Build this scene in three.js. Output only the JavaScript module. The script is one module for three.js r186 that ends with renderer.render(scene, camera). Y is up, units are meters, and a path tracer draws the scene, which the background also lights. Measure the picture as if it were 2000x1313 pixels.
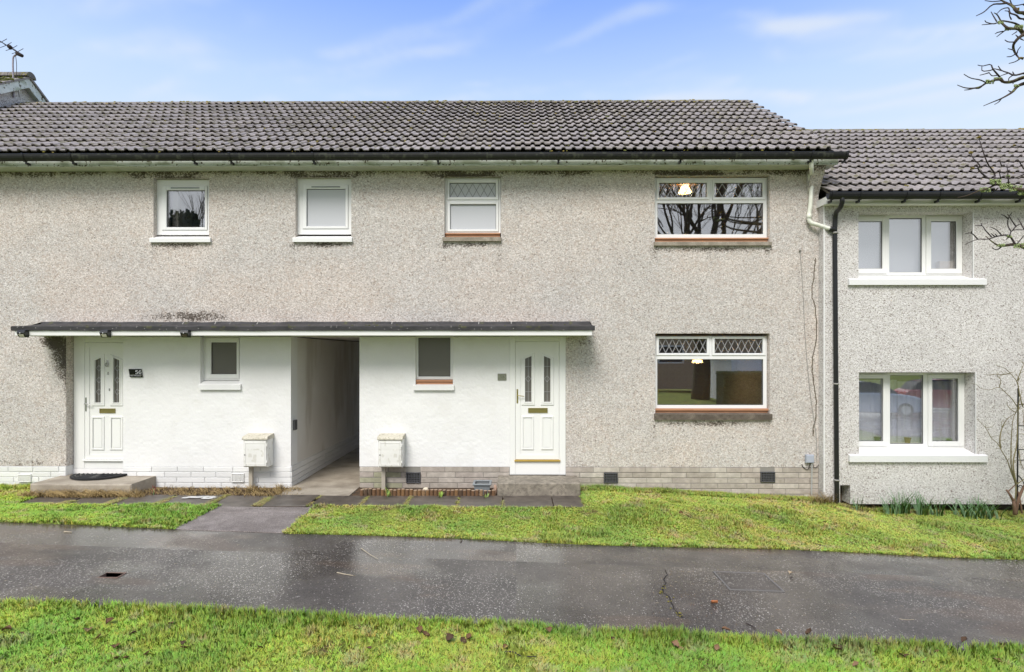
import * as THREE from 'three';
import { mergeGeometries } from 'three/addons/utils/BufferGeometryUtils.js';

// ------------------------------------------------------------------ camera, sky, sun, exposure
const scene = new THREE.Scene();
const FOCAL = 1100, PW = 2000, PH = 1313, HORIZON = 690, YAW = 0.0075, CAM = new THREE.Vector3(0, 2.4, 9.5);
const camera = new THREE.PerspectiveCamera(2 * Math.atan(PH / 2 / FOCAL) * 180 / Math.PI, PW / PH, 0.1, 900);
camera.position.copy(CAM); camera.rotation.y = YAW;
camera.setViewOffset(PW, PH, 0, -(HORIZON - PH / 2), PW, PH);
const renderer = new THREE.WebGLRenderer({ antialias: true });
renderer.toneMapping = THREE.LinearToneMapping;
const EXPOSURE = 2.5, SKY_LEVEL = 1.06 / EXPOSURE;
renderer.toneMappingExposure = EXPOSURE;
renderer.shadowMap.enabled = true;
renderer.setSize(1024, 672);

const sun = new THREE.DirectionalLight(new THREE.Color().setRGB(1, 0.955, 0.9), 1.5);
sun.position.set(-7, 26, 21); sun.target.position.set(0, 0, 0);
sun.castShadow = true; sun.shadow.radius = 50; sun.shadow.mapSize.set(2048, 2048);
Object.assign(sun.shadow.camera, { left: -25, right: 25, top: 25, bottom: -25, near: 1, far: 90 });
scene.add(sun, sun.target);

// ------------------------------------------------------------------ noise
let seedState = 7;
const rnd = () => { seedState = (seedState + 0x6d2b79f5) | 0; let t = Math.imul(seedState ^ (seedState >>> 15), 1 | seedState); t = (t + Math.imul(t ^ (t >>> 7), 61 | t)) ^ t; return ((t ^ (t >>> 14)) >>> 0) / 4294967296; };
const seed = (n) => { seedState = n; };
const rr = (a, b) => a + (b - a) * rnd();
const pick = (a) => a[Math.floor(rnd() * a.length) % a.length];
const hash = (x, y) => { let h = Math.imul(x, 374761393) + Math.imul(y, 668265263) | 0; h = Math.imul(h ^ (h >>> 13), 1274126177); return ((h ^ (h >>> 16)) >>> 0) / 4294967296; };
const mod = (a, n) => ((a % n) + n) % n;
function vnoise(x, y, p = 0) {                                   // value noise, periodic if p
  const xi = Math.floor(x), yi = Math.floor(y); let fx = x - xi, fy = y - yi;
  fx = fx * fx * (3 - 2 * fx); fy = fy * fy * (3 - 2 * fy);
  const w = p ? (a) => mod(a, p) : (a) => a;
  const a = hash(w(xi), w(yi)), b = hash(w(xi + 1), w(yi)), c = hash(w(xi), w(yi + 1)), d = hash(w(xi + 1), w(yi + 1));
  return a + (b - a) * fx + (c - a) * fy + (a - b - c + d) * fx * fy;
}
const fbm = (x, y, o = 4, p = 0) => { let s = 0, a = 0.5, n = 0; for (let i = 0; i < o; i++) { s += a * vnoise(x, y, p); n += a; x *= 2; y *= 2; p *= 2; a *= 0.5; } return s / n; };
const sst = (a, b, x) => { const t = Math.min(1, Math.max(0, (x - a) / (b - a))); return t * t * (3 - 2 * t); };
const lerp = (a, b, t) => a + (b - a) * t;
const mix3 = (a, b, t) => [lerp(a[0], b[0], t), lerp(a[1], b[1], t), lerp(a[2], b[2], t)];
const s2l = (c) => (c <= 0.04045 ? c / 12.92 : Math.pow((c + 0.055) / 1.055, 2.4));

// ------------------------------------------------------------------ sky: blue ahead with thin streaks, a paler veil of high cloud elsewhere
{
  const W = 1024, H = 512, data = new Float32Array(W * H * 4);
  const cols = [[0, [226, 238, 253]], [16, [218, 234, 254]], [24, [192, 217, 253]], [33, [134, 172, 248]], [50, [112, 152, 236]], [90, [96, 138, 226]]];
  for (let j = 0; j < H; j++) for (let i = 0; i < W; i++) {
    const el = ((j + 0.5) / H - 0.5) * Math.PI, az = ((i + 0.5) / W - 0.5) * 2 * Math.PI;
    const d = [Math.cos(el) * Math.cos(az), Math.sin(el), Math.cos(el) * Math.sin(az)];   // three.js equirect: u = atan2(z, x)
    const e = Math.max(0, el * 180 / Math.PI);
    let c = cols[0][1];
    for (let k = 0; k + 1 < cols.length; k++) if (e >= cols[k][0]) c = mix3(cols[k][1], cols[k + 1][1], Math.min(1, (e - cols[k][0]) / (cols[k + 1][0] - cols[k][0])));
    const q = 1 / Math.max(0.12, d[1]), cx = d[0] * q, cz = d[2] * q;
    const warp = fbm(cx * 1.6 + 7, cz * 1.6, 3), wisp = fbm(cx * 1.9 + cz * 0.7 + warp * 1.2 + 10, cz * 7.5 - cx * 1.6 + warp * 2.5 + 40, 6) * 0.72 + 0.28 * fbm(cx * 0.8 + 31, cz * 1.1 + 3, 3);
    const streak = sst(0.42, 0.74, wisp) * 0.68;
    const veil = sst(-0.25, 0.75, d[2] + 0.35 * (fbm(cx * 0.7 + 5, cz * 0.7 + 3, 4) - 0.5)) * 0.9;
    const cl = Math.max(streak * sst(8, 20, e), veil);
    c = mix3(c, [232, 236, 242], cl);
    const o = (j * W + i) * 4;
    for (let k = 0; k < 3; k++) data[o + k] = (e <= 0 && el < -0.01 ? 0.35 : 1) * s2l(c[k] / 255) * SKY_LEVEL;
    data[o + 3] = 1;
  }
  const sky = new THREE.DataTexture(data, W, H, THREE.RGBAFormat, THREE.FloatType);
  sky.mapping = THREE.EquirectangularReflectionMapping; sky.magFilter = THREE.LinearFilter; sky.minFilter = THREE.LinearFilter; sky.needsUpdate = true;
  scene.background = sky; scene.environment = sky;
}

// ------------------------------------------------------------------ places and helpers
// A point on the vertical plane z, from where it lies in the survey photograph (pixels of a 2000 x 1313 frame).
function at(px, py, z) {
  const rx = (px - PW / 2) / FOCAL, ry = (HORIZON - py) / FOCAL, c = Math.cos(YAW), s = Math.sin(YAW);
  const dx = rx * c - s, dz = -rx * s - c, t = (z - CAM.z) / dz;
  return new THREE.Vector3(CAM.x + dx * t, CAM.y + ry * t, z);
}
const X = (px, z = 0) => at(px, 690, z).x;
const Y = (py, z = 0, px = 1000) => at(px, py, z).y;
const rect = (px0, py0, px1, py1, z) => { const m = (px0 + px1) / 2; return { x0: X(px0, z), x1: X(px1, z), y1: Y(py0, z, m), y0: Y(py1, z, m) }; };

const used = new Map();
function numbered(name) { const n = used.get(name) ?? 0; used.set(name, n + 1); return n ? name + '_' + String(n).padStart(3, '0') : name; }
const origin = new WeakMap();
function thing(name, label, category, o = [0, 0, 0], group) {
  const g = new THREE.Group(); g.name = numbered(name); g.position.set(...o); origin.set(g, new THREE.Vector3(...o));
  g.userData = { label, category }; if (group) g.userData.group = group; scene.add(g); return g;
}
function partGroup(parent, name) { const g = new THREE.Group(); g.name = name; parent.add(g); origin.set(g, origin.get(parent) ?? new THREE.Vector3()); return g; }
function flagShadow(m) { m.castShadow = true; m.receiveShadow = true; return m; }
function put(parent, name, geo, mat) {                          // geometry is in world metres
  const g = Array.isArray(geo) ? merge(geo) : geo, o = origin.get(parent);
  if (o) g.translate(-o.x, -o.y, -o.z);
  const m = flagShadow(new THREE.Mesh(g, mat)); m.name = name; parent.add(m); origin.set(m, o ?? new THREE.Vector3()); return m;
}
function single(name, label, category, geo, mat, group) {       // a thing of one mesh
  const g = Array.isArray(geo) ? merge(geo) : geo; g.computeBoundingBox(); const b = g.boundingBox, o = [(b.min.x + b.max.x) / 2, b.min.y, (b.min.z + b.max.z) / 2];
  g.translate(-o[0], -o[1], -o[2]);
  const m = flagShadow(new THREE.Mesh(g, mat)); m.name = numbered(name); m.position.set(...o); m.userData = { label, category }; if (group) m.userData.group = group; scene.add(m); return m;
}
function structure(name, geo, mat) { const m = flagShadow(new THREE.Mesh(Array.isArray(geo) ? merge(geo) : geo, mat)); m.name = numbered(name); m.userData.kind = 'structure'; scene.add(m); return m; }

function boxUV(g) {                                             // uv in metres, by the way each face points
  g = g.index ? g.toNonIndexed() : g; const p = g.attributes.position, uv = new Float32Array(p.count * 2), a = new THREE.Vector3(), b = new THREE.Vector3(), c = new THREE.Vector3();
  for (let i = 0; i < p.count; i += 3) {
    a.fromBufferAttribute(p, i); b.fromBufferAttribute(p, i + 1).sub(a); c.fromBufferAttribute(p, i + 2).sub(a); b.cross(c);
    const ax = Math.abs(b.x), ay = Math.abs(b.y), az = Math.abs(b.z);
    for (let k = 0; k < 3; k++) { const j = i + k, x = p.getX(j), y = p.getY(j), z = p.getZ(j); const [u, v] = az >= ax && az >= ay ? [x, y] : ax >= ay ? [z, y] : [x, z]; uv[j * 2] = u; uv[j * 2 + 1] = v; }
  }
  g.setAttribute('uv', new THREE.BufferAttribute(uv, 2)); return g;
}
function merge(list) { return mergeGeometries(list.map((g) => { const n = g.index ? g.toNonIndexed() : g; if (!n.attributes.uv) boxUV(n); for (const k of Object.keys(n.attributes)) if (!['position', 'normal', 'uv'].includes(k)) n.deleteAttribute(k); return n; })); }
function box(x0, x1, y0, y1, z0, z1) { const g = new THREE.BoxGeometry(Math.abs(x1 - x0), Math.abs(y1 - y0), Math.abs(z1 - z0)); g.translate((x0 + x1) / 2, (y0 + y1) / 2, (z0 + z1) / 2); return boxUV(g); }
function bbox(x0, x1, y0, y1, z0, z1, b = 0.006) {               // box with chamfered edges
  const w = Math.abs(x1 - x0) - 2 * b, h = Math.abs(y1 - y0) - 2 * b, d = Math.abs(z1 - z0) - 2 * b;
  if (w <= 0 || h <= 0 || d <= 0) return box(x0, x1, y0, y1, z0, z1);
  const s = new THREE.Shape(); s.moveTo(-w / 2, -h / 2); s.lineTo(w / 2, -h / 2); s.lineTo(w / 2, h / 2); s.lineTo(-w / 2, h / 2); s.closePath();
  const g = new THREE.ExtrudeGeometry(s, { depth: d, bevelEnabled: true, bevelThickness: b, bevelSize: b, bevelSegments: 1 });
  g.translate((x0 + x1) / 2, (y0 + y1) / 2, Math.min(z0, z1) + b); return boxUV(g);
}
function frameBars(o, i, z0, z1, b = 0.004) {                    // four bars between an outer and an inner rect
  return [bbox(o.x0, i.x0, o.y0, o.y1, z0, z1, b), bbox(i.x1, o.x1, o.y0, o.y1, z0, z1, b), bbox(i.x0, i.x1, o.y0, i.y0, z0, z1, b), bbox(i.x0, i.x1, i.y1, o.y1, z0, z1, b)];
}
function wallWithHoles(outline, holes, z0, z1) {
  const s = new THREE.Shape(outline.map(([x, y]) => new THREE.Vector2(x, y)));
  for (const h of holes) s.holes.push(new THREE.Path([[h.x0, h.y0], [h.x0, h.y1], [h.x1, h.y1], [h.x1, h.y0]].map(([x, y]) => new THREE.Vector2(x, y))));
  const g = new THREE.ExtrudeGeometry(s, { depth: z1 - z0, bevelEnabled: false }); g.translate(0, 0, z0); return boxUV(g);
}
function prismX(profile, x0, x1) {                              // profile [[z, y], ...] swept along x
  const s = new THREE.Shape(profile.map(([z, y]) => new THREE.Vector2(-z, y)));
  const g = new THREE.ExtrudeGeometry(s, { depth: x1 - x0, bevelEnabled: false }); g.rotateY(Math.PI / 2); g.translate(x0, 0, 0); return boxUV(g);
}
function tube(pts, r0, r1 = r0, sides = 6, seg) {               // tapered tube through points
  const curve = new THREE.CatmullRomCurve3(pts, false, 'centripetal'), n = seg ?? Math.max(2, (pts.length - 1) * 3), fr = curve.computeFrenetFrames(n, false);
  const pos = [], idx = [], uv = []; const len = curve.getLength();
  for (let i = 0; i <= n; i++) {
    const p = curve.getPointAt(i / n), r = lerp(r0, r1, i / n);
    for (let k = 0; k <= sides; k++) { const a = k / sides * 2 * Math.PI, N = fr.normals[i], B = fr.binormals[i]; pos.push(p.x + r * (Math.cos(a) * N.x + Math.sin(a) * B.x), p.y + r * (Math.cos(a) * N.y + Math.sin(a) * B.y), p.z + r * (Math.cos(a) * N.z + Math.sin(a) * B.z)); uv.push(k / sides * 6.28 * r0, i / n * len); }
  }
  const w = sides + 1; for (let i = 0; i < n; i++) for (let k = 0; k < sides; k++) { const a = i * w + k; idx.push(a, a + 1, a + w, a + 1, a + w + 1, a + w); }
  const c0 = pos.length / 3; const p0 = curve.getPointAt(0), p1 = curve.getPointAt(1); pos.push(p0.x, p0.y, p0.z, p1.x, p1.y, p1.z); uv.push(0, 0, 0, len);
  for (let k = 0; k < sides; k++) { idx.push(c0, k + 1, k, c0 + 1, n * w + k, n * w + k + 1); }
  const g = new THREE.BufferGeometry(); g.setAttribute('position', new THREE.Float32BufferAttribute(pos, 3)); g.setAttribute('uv', new THREE.Float32BufferAttribute(uv, 2)); g.setIndex(idx); g.computeVertexNormals(); return g.toNonIndexed();
}
const V = (x, y, z) => new THREE.Vector3(x, y, z);
function cyl(x, z, y0, y1, r0, r1 = r0, n = 12) { const g = new THREE.CylinderGeometry(r1, r0, y1 - y0, n); g.translate(x, (y0 + y1) / 2, z); return g.toNonIndexed(); }

// ------------------------------------------------------------------ textures and materials
function tex(w, h, fn, { srgb = true, rep = 1, repY = rep, wrap = true, off = [0, 0] } = {}) {   // fn(u, v, i, j) -> [r, g, b] of 0..255
  const d = new Uint8Array(w * h * 4);
  for (let j = 0; j < h; j++) for (let i = 0; i < w; i++) { const c = fn((i + 0.5) / w, (j + 0.5) / h, i, j), o = (j * w + i) * 4; d[o] = Math.min(255, Math.max(0, c[0])); d[o + 1] = Math.min(255, Math.max(0, c[1])); d[o + 2] = Math.min(255, Math.max(0, c[2])); d[o + 3] = 255; }
  const t = new THREE.DataTexture(d, w, h); t.magFilter = t.minFilter = THREE.LinearFilter; t.wrapS = t.wrapT = wrap ? THREE.RepeatWrapping : THREE.ClampToEdgeWrapping;
  if (srgb) t.colorSpace = THREE.SRGBColorSpace; t.repeat.set(rep, repY); t.offset.set(...off); t.needsUpdate = true; return t;
}
const grey = (v) => [v, v, v];
const std = (o) => new THREE.MeshStandardMaterial({ roughness: 0.85, ...o });
const lin = (r, g, b) => new THREE.Color().setRGB(r, g, b);

// pebble relief shared by the roughcast walls (1.2 m repeat)
const pebbleBump = tex(512, 512, (u, v, i, j) => { const n = vnoise(u * 100, v * 100, 100) * 0.65 + vnoise(u * 220, v * 220, 220) * 0.35; return grey(255 * n); }, { srgb: false, rep: 1 / 1.2 });
const roughcast = (u, v, i, j, S) => {                          // stone chips: pale, tan, a few dark
  const k = vnoise(i * 0.74 + S, j * 0.5), b = vnoise(i * 0.95 + S + 50, j * 0.8 + 9), d = vnoise(i * 0.66 + 200, j * 0.45 + S), h = hash(i + S, j);
  let c = mix3([180, 176, 172], [232, 229, 226], sst(0.12, 0.88, k * 0.62 + b * 0.38));
  c = mix3(c, [180, 165, 154], 0.4 * sst(0.62, 0.75, vnoise(i * 0.33 + 70, j * 0.24 + 30)));
  c = mix3(c, [112, 106, 101], 0.65 * sst(0.78, 0.9, d)); return c.map((q) => q * (0.93 + 0.14 * h));
};
const FW = 16.8, FX0 = -11.5, FH = 5.4, FY0 = 0.3;                // one sheet of roughcast for both main fronts
const P = (px, py) => [X(px), Y(py, 0, px)];
const stains = [];                                              // grime seen on the photograph: [x, y, half width, half height, strength]
const addStain = (px, py, hw, hh, s) => { const [x, y] = P(px, py); stains.push([x, y, hw / 116, hh / 116, s]); };
addStain(395, 619, 70, 15, 0.85); addStain(300, 617, 80, 13, 0.5); addStain(118, 690, 22, 60, 1.05); addStain(132, 800, 9, 130, 0.75); addStain(95, 668, 28, 14, 1.0); addStain(60, 905, 90, 9, 0.6);
for (const [a, b, y] of [[291, 410, 479], [571, 688, 478], [864, 980, 478], [1276, 1510, 487], [1276, 1512, 828]]) addStain((a + b) / 2, y, (b - a) / 2 + 6, 8, 0.85);
for (const [x, y, l] of [[1278, 495, 26], [1278, 845, 40], [868, 500, 30], [976, 500, 35], [1500, 500, 30], [574, 500, 26], [300, 500, 26], [1500, 850, 34]]) addStain(x, y, 11, l, 0.45);
for (const [a, b, y] of [[296, 412, 348], [576, 690, 346], [866, 982, 344], [1276, 1506, 340], [1262, 1522, 651]]) addStain((a + b) / 2, y, (b - a) / 2, 4, 0.7);
addStain(1140, 668, 34, 12, 0.55); addStain(1300, 540, 60, 60, 0.18); addStain(1120, 560, 120, 60, 0.12); addStain(700, 540, 160, 50, 0.12); addStain(60, 450, 120, 60, 0.12); addStain(1560, 420, 40, 90, 0.2); addStain(1575, 640, 30, 220, 0.22);
const mainDash = tex(2048, 1024, (u, v, i, j) => {
  const x = FX0 + u * FW, y = FY0 + v * FH; let c = roughcast(u, v, i, j, 0);
  const big = fbm(x * 0.7 + 3, y * 0.9 + 8, 4), mid = fbm(x * 4, y * 4, 3);
  c = mix3(c, [c[0] * 1.012, c[1] * 0.994, c[2] * 0.98], sst(0.3, 0.7, big)); const t = 0.98 + 0.05 * big + 0.06 * (mid - 0.5); c = c.map((k) => k * t);
  let s = 0; for (const [sx, sy, w, h, k] of stains) { const dx = (x - sx) / w, dy = (y - sy) / h, r = dx * dx + dy * dy; if (r < 4) s += k * Math.exp(-r * 1.1); }
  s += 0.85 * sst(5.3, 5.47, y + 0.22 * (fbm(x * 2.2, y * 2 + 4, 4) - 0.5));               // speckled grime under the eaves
  if (s > 0.02) { const grain = 0.5 * vnoise(i * 0.5, j * 0.36 + 60) + 0.28 * hash(i * 3 + 1, j * 5) + 0.22 * vnoise(x * 9, y * 9); c = mix3(c, [58, 50, 42], Math.min(0.8, sst(0.98 - s * 0.72, 1.35 - s * 0.62, grain + 0.1))); }
  // crack down the joint with the lower house
  const [cx] = P(1591, 700), cr = cx + 0.035 * Math.sin(y * 5) + 0.05 * (fbm(y * 6, 2, 3) - 0.5); if (y > 1 && y < 4 && Math.abs(x - cr) < 0.009) c = [104, 96, 84];
  return c;
}, { rep: 1 / FW, repY: 1 / FH, off: [-FX0 / FW, -FY0 / FH] });
const M = {};
M.dash = std({ color: lin(0.89, 0.87, 0.855), map: mainDash, bumpMap: pebbleBump, bumpScale: 0.006, roughness: 0.95 });
M.paleDash = std({ color: lin(0.9, 0.9, 0.91), map: tex(1024, 1024, (u, v, i, j) => {
  const h = hash(i, j + 77), k = vnoise(i * 0.4, j * 0.42), b = fbm(u * 6, v * 6, 4, 6); let c = mix3([192, 187, 182], [242, 239, 235], k);
  const sp = vnoise(i * 0.52 + 90, j * 0.54); c = mix3(c, h < 0.5 ? [92, 80, 74] : [142, 124, 112], sst(0.72, 0.86, sp) * 0.85); c = mix3(c, [246, 244, 241], h > 0.7 ? 0.5 : 0); const t = 0.95 + 0.1 * b; return c.map((q) => q * t);
}, { rep: 1 / 5.6 }), bumpMap: pebbleBump, bumpScale: 0.009, roughness: 0.95 });
const mottle = (a, b, n = 6, o = 5) => (u, v) => mix3(a, b, fbm(u * n, v * n, o, n));
M.render = std({ color: lin(0.95, 0.95, 0.965), map: tex(512, 512, (u, v, i, j) => { let c = mix3([228, 227, 224], [242, 242, 240], fbm(u * 5, v * 5, 5, 5)); c = mix3(c, [214, 212, 204], 0.14 * sst(0.56, 0.75, fbm(u * 16 + 3, v * 16, 5, 16))); return c.map((k) => k + 4 * (hash(i, j) - 0.5)); }, { rep: 1 / 3.1 }), bumpMap: tex(256, 256, (u, v) => grey(255 * fbm(u * 20, v * 20, 4, 20)), { srgb: false, rep: 1 / 0.9 }), bumpScale: 0.004, roughness: 0.8 });
M.passage = std({ map: tex(512, 512, (u, v) => { const s = sst(0.5, 0.75, fbm(u * 10, v * 2.5, 5)); return mix3(mix3([212, 208, 202], [232, 230, 226], fbm(u * 7, v * 7, 5)), [176, 168, 156], s * 0.5); }, { rep: 1 / 4 }), roughness: 0.9 });
M.brickPaint = [0, 1, 2].map((k) => std({ color: lin(0.72 + k * 0.03, 0.72 + k * 0.03, 0.71 + k * 0.03), bumpMap: pebbleBump, bumpScale: 0.003, roughness: 0.8 }));
const brickTex = tex(256, 256, (u, v, i, j) => { const k = fbm(u * 8, v * 8, 5, 8); return mix3([176, 170, 163], [222, 215, 208], k).map((q) => q * (0.9 + 0.2 * hash(i, j))); }, { rep: 1 / 0.5 });
M.brick = [[0.8, 0.77, 0.73], [0.72, 0.68, 0.65], [0.86, 0.84, 0.8], [0.66, 0.63, 0.59]].map((c) => std({ color: lin(...c), map: brickTex, roughness: 0.95 }));
M.mossyBrick = std({ color: lin(0.6, 0.63, 0.48), map: brickTex, roughness: 0.95 });
M.mortar = std({ color: lin(0.26, 0.245, 0.22), roughness: 1 });
M.mortarPaint = std({ color: lin(0.72, 0.72, 0.71), roughness: 0.9 });
M.upvc = std({ color: lin(0.8, 0.8, 0.8), roughness: 0.35 });
M.upvcWarm = std({ color: lin(0.8, 0.8, 0.78), roughness: 0.42 });
M.seal = std({ color: lin(0.03, 0.03, 0.035), roughness: 0.6 });
M.timber = std({ map: tex(128, 128, (u, v) => mix3([164, 116, 86], [200, 150, 114], fbm(u * 3, v * 30, 4)), { rep: 1 }), roughness: 0.6 });
M.stoneSill = std({ map: tex(256, 128, (u, v, i, j) => { const k = fbm(u * 12, v * 12, 5); return mix3([120, 112, 100], [176, 166, 152], k).map((q) => q * (0.85 + 0.3 * hash(i, j))); }, { rep: 1 }), roughness: 0.95 });
M.darkSill = std({ map: tex(256, 128, (u, v, i, j) => { const k = fbm(u * 14, v * 14, 5); return mix3([70, 62, 54], [128, 118, 106], k).map((q) => q * (0.8 + 0.4 * hash(i, j))); }, { rep: 1 }), roughness: 0.95 });
M.whiteSill = std({ color: lin(0.78, 0.78, 0.77), bumpMap: pebbleBump, bumpScale: 0.002, roughness: 0.6 });
M.glass = new THREE.MeshPhysicalMaterial({ color: 0xffffff, transmission: 1, thickness: 0, roughness: 0.0, ior: 3.2 });   // one sheet mirrors as both faces of a coated pane
M.frosted = new THREE.MeshPhysicalMaterial({ color: lin(0.6, 0.61, 0.65), transmission: 0.1, thickness: 0, roughness: 0.5, ior: 1.5 });
M.obscure = new THREE.MeshPhysicalMaterial({ color: lin(0.27, 0.25, 0.22), transmission: 0.5, thickness: 0, roughness: 0.35, ior: 1.6 });
M.lead = std({ color: lin(0.24, 0.24, 0.25), metalness: 0.3, roughness: 0.5 });
M.leadLight = std({ color: lin(0.45, 0.45, 0.46), metalness: 0.2, roughness: 0.4 });
M.black = std({ color: lin(0.012, 0.012, 0.013), roughness: 0.32 });
M.gutterOld = std({ map: tex(512, 64, (u, v) => mix3([20, 20, 20], [58, 60, 50], sst(0.55, 0.8, fbm(u * 60, v * 3, 5))), { rep: 1 / 4, repY: 1 / 0.4 }), roughness: 0.45 });
M.fascia = std({ map: tex(1024, 128, (u, v) => { const a = fbm(u * 90, v * 7, 5), b = fbm(u * 25 + 7, v * 3 + 2, 4); let c = mix3([196, 204, 196], [228, 232, 226], a); c = mix3(c, [150, 158, 134], sst(0.5, 0.72, b) * 0.7); return mix3(c, [84, 78, 58], sst(0.68, 0.76, fbm(u * 160 + 4, v * 9 + 4, 4))); }, { rep: 1 / 6, repY: 1 / 0.55 }), roughness: 0.6 });
M.soffit = std({ map: tex(512, 64, (u, v) => mix3([178, 184, 168], [206, 208, 196], fbm(u * 30, v * 4, 5)), { rep: 1 / 5, repY: 1 / 0.6 }), roughness: 0.7 });
M.felt = std({ map: tex(1024, 128, (u, v, i, j) => { const n = fbm(u * 40, v * 8, 5); let c = mix3([34, 33, 34], [74, 72, 74], n); if (hash(i >> 1, j >> 1) > 0.992) c = [186, 184, 178]; return mix3(c, [78, 80, 46], sst(0.7, 0.8, fbm(u * 55 + 9, v * 9, 4)) * 0.7); }, { rep: 1 / 5, repY: 1 / 0.7 }), roughness: 0.7 });
M.white = std({ color: lin(0.78, 0.78, 0.76), roughness: 0.55 });
const tileTex = tex(512, 512, (u, v, i, j) => { const a = fbm(u * 10, v * 10, 5, 10); let c = mix3([132, 126, 123], [160, 154, 151], a).map((q) => q * (0.95 + 0.1 * hash(i, j))); c = mix3(c, [196, 192, 188], sst(0.82, 0.88, vnoise(u * 60, v * 60, 60)) * 0.25); return mix3(c, [98, 96, 62], sst(0.64, 0.74, fbm(u * 14 + 30, v * 14, 4)) * 0.55); }, { rep: 1 / 1.6 });
M.tile = [[0.98, 0.97, 0.99], [0.9, 0.89, 0.9], [1.04, 1.03, 1.04], [0.94, 0.92, 0.9], [1.0, 0.98, 0.95], [0.84, 0.83, 0.82], [1.08, 1.06, 1.06]].map((c, k) => { const t = tileTex.clone(); t.offset.set(k * 0.27, k * 0.41); t.needsUpdate = true; return std({ map: t, color: lin(...c), roughness: 0.7 }); });
M.tileTop = M.tile;
M.deck = std({ color: lin(0.16, 0.14, 0.12), roughness: 1 });   // old brown underlay
M.ridge = [0, 1, 2].map((k) => std({ map: tex(256, 128, (u, v, i, j) => { const n = fbm(u * 9 + k * 7, v * 9, 5); let c = mix3([96, 92, 90], [150, 145, 142], n).map((q) => q * (0.85 + 0.3 * hash(i, j + k))); return mix3(c, k === 0 ? [120, 112, 56] : [112, 106, 84], sst(0.52, 0.68, fbm(u * 14 + 5, v * 9 + k * 3, 4)) * 0.8); }, { rep: 2 }), roughness: 0.95 }));
M.moss = [std({ color: lin(0.2, 0.17, 0.03), roughness: 1 }), std({ color: lin(0.12, 0.13, 0.03), roughness: 1 }), std({ color: lin(0.26, 0.2, 0.05), roughness: 1 })];
M.concrete = std({ map: tex(512, 512, (u, v, i, j) => { const n = fbm(u * 8, v * 8, 6, 8); return mix3([128, 118, 104], [190, 180, 164], n).map((q) => q * (0.88 + 0.2 * hash(i, j))); }, { rep: 1 / 1.7 }), roughness: 0.85 });
M.stepOld = std({ map: tex(512, 512, (u, v, i, j) => { const n = fbm(u * 14, v * 14, 6, 14); let c = mix3([112, 105, 94], [172, 162, 146], n); c = mix3(c, [84, 78, 68], sst(0.45, 0.75, fbm(u * 40 + 8, v * 40, 4)) * 0.4); return c.map((q) => q * (0.85 + 0.25 * hash(i, j))); }, { rep: 1 / 1.3 }), roughness: 0.75 });
const wetRough = tex(256, 256, (u, v) => grey(255 * (0.25 + 0.55 * fbm(u * 5, v * 5, 5, 5))), { srgb: false, rep: 1 / 2.4 });
M.slab = [0, 1, 2].map((k) => std({ map: tex(256, 256, (u, v, i, j) => { const n = fbm(u * 8 + k * 5, v * 8, 5); let c = mix3([66, 60, 54], [108, 99, 90], n).map((q) => q * (0.8 + 0.4 * hash(i, j + k * 50))); return c; }, { rep: 1 / 0.9 }), roughnessMap: wetRough, roughness: 0.85 }));
M.linkSlab = std({ map: tex(256, 256, (u, v, i, j) => mix3([104, 96, 92], [150, 142, 138], fbm(u * 7, v * 7, 5)).map((q) => q * (0.72 + 0.56 * hash(i, j))), { rep: 1 / 1.3 }), roughness: 0.8 });
M.soil = std({ map: tex(256, 256, (u, v, i, j) => mix3([46, 34, 24], [104, 82, 60], fbm(u * 16, v * 16, 5)).map((q) => q * (0.7 + 0.6 * hash(i, j))), { rep: 1 }), roughness: 1 });
M.lawnSoil = std({ map: tex(512, 512, (u, v, i, j) => { const n = fbm(u * 12, v * 12, 5, 12); return mix3(mix3([84, 104, 34], [142, 148, 50], n), [86, 66, 42], sst(0.62, 0.74, fbm(u * 9 + 4, v * 9 + 4, 4)) * 0.8).map((q) => q * (0.7 + 0.5 * hash(i, j))); }, { rep: 1 / 3 }), roughness: 1 });
M.plaster = std({ color: lin(0.42, 0.39, 0.35), roughness: 0.9 });
M.carpet = std({ color: lin(0.16, 0.12, 0.09), roughness: 1 });
M.brass = std({ color: lin(0.4, 0.34, 0.14), metalness: 0.85, roughness: 0.3 });
M.gold = std({ color: lin(0.62, 0.42, 0.1), metalness: 0.7, roughness: 0.35 });
M.chrome = std({ color: lin(0.5, 0.5, 0.5), metalness: 0.9, roughness: 0.25 });
M.meter = std({ map: tex(256, 256, (u, v) => { let c = mix3([222, 221, 215], [236, 235, 231], fbm(u * 6, v * 6, 5)); return mix3(c, [186, 182, 168], sst(0.58, 0.76, fbm(u * 16 + 3, v * 9, 4)) * 0.4); }, { rep: 1 / 0.8 }), roughness: 0.5 });
M.meterLid = std({ map: tex(256, 128, (u, v) => mix3(mix3([186, 180, 162], [210, 205, 190], fbm(u * 8, v * 8, 5)), [150, 144, 124], sst(0.5, 0.7, fbm(u * 24 + 2, v * 16, 4)) * 0.5), { rep: 1 / 0.5 }), roughness: 0.7 });
M.ventGrey = std({ color: lin(0.07, 0.07, 0.075), roughness: 0.6 });
M.dark = std({ color: lin(0.01, 0.01, 0.01), roughness: 0.9 });
M.grey = std({ color: lin(0.22, 0.24, 0.25), roughness: 0.45 });
M.cable = std({ color: lin(0.3, 0.29, 0.27), roughness: 0.6 });
M.pipeWhite = std({ map: tex(64, 256, (u, v) => mix3([214, 216, 200], [232, 233, 224], fbm(u * 3, v * 14, 4)), { rep: 1 }), roughness: 0.4 });
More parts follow.
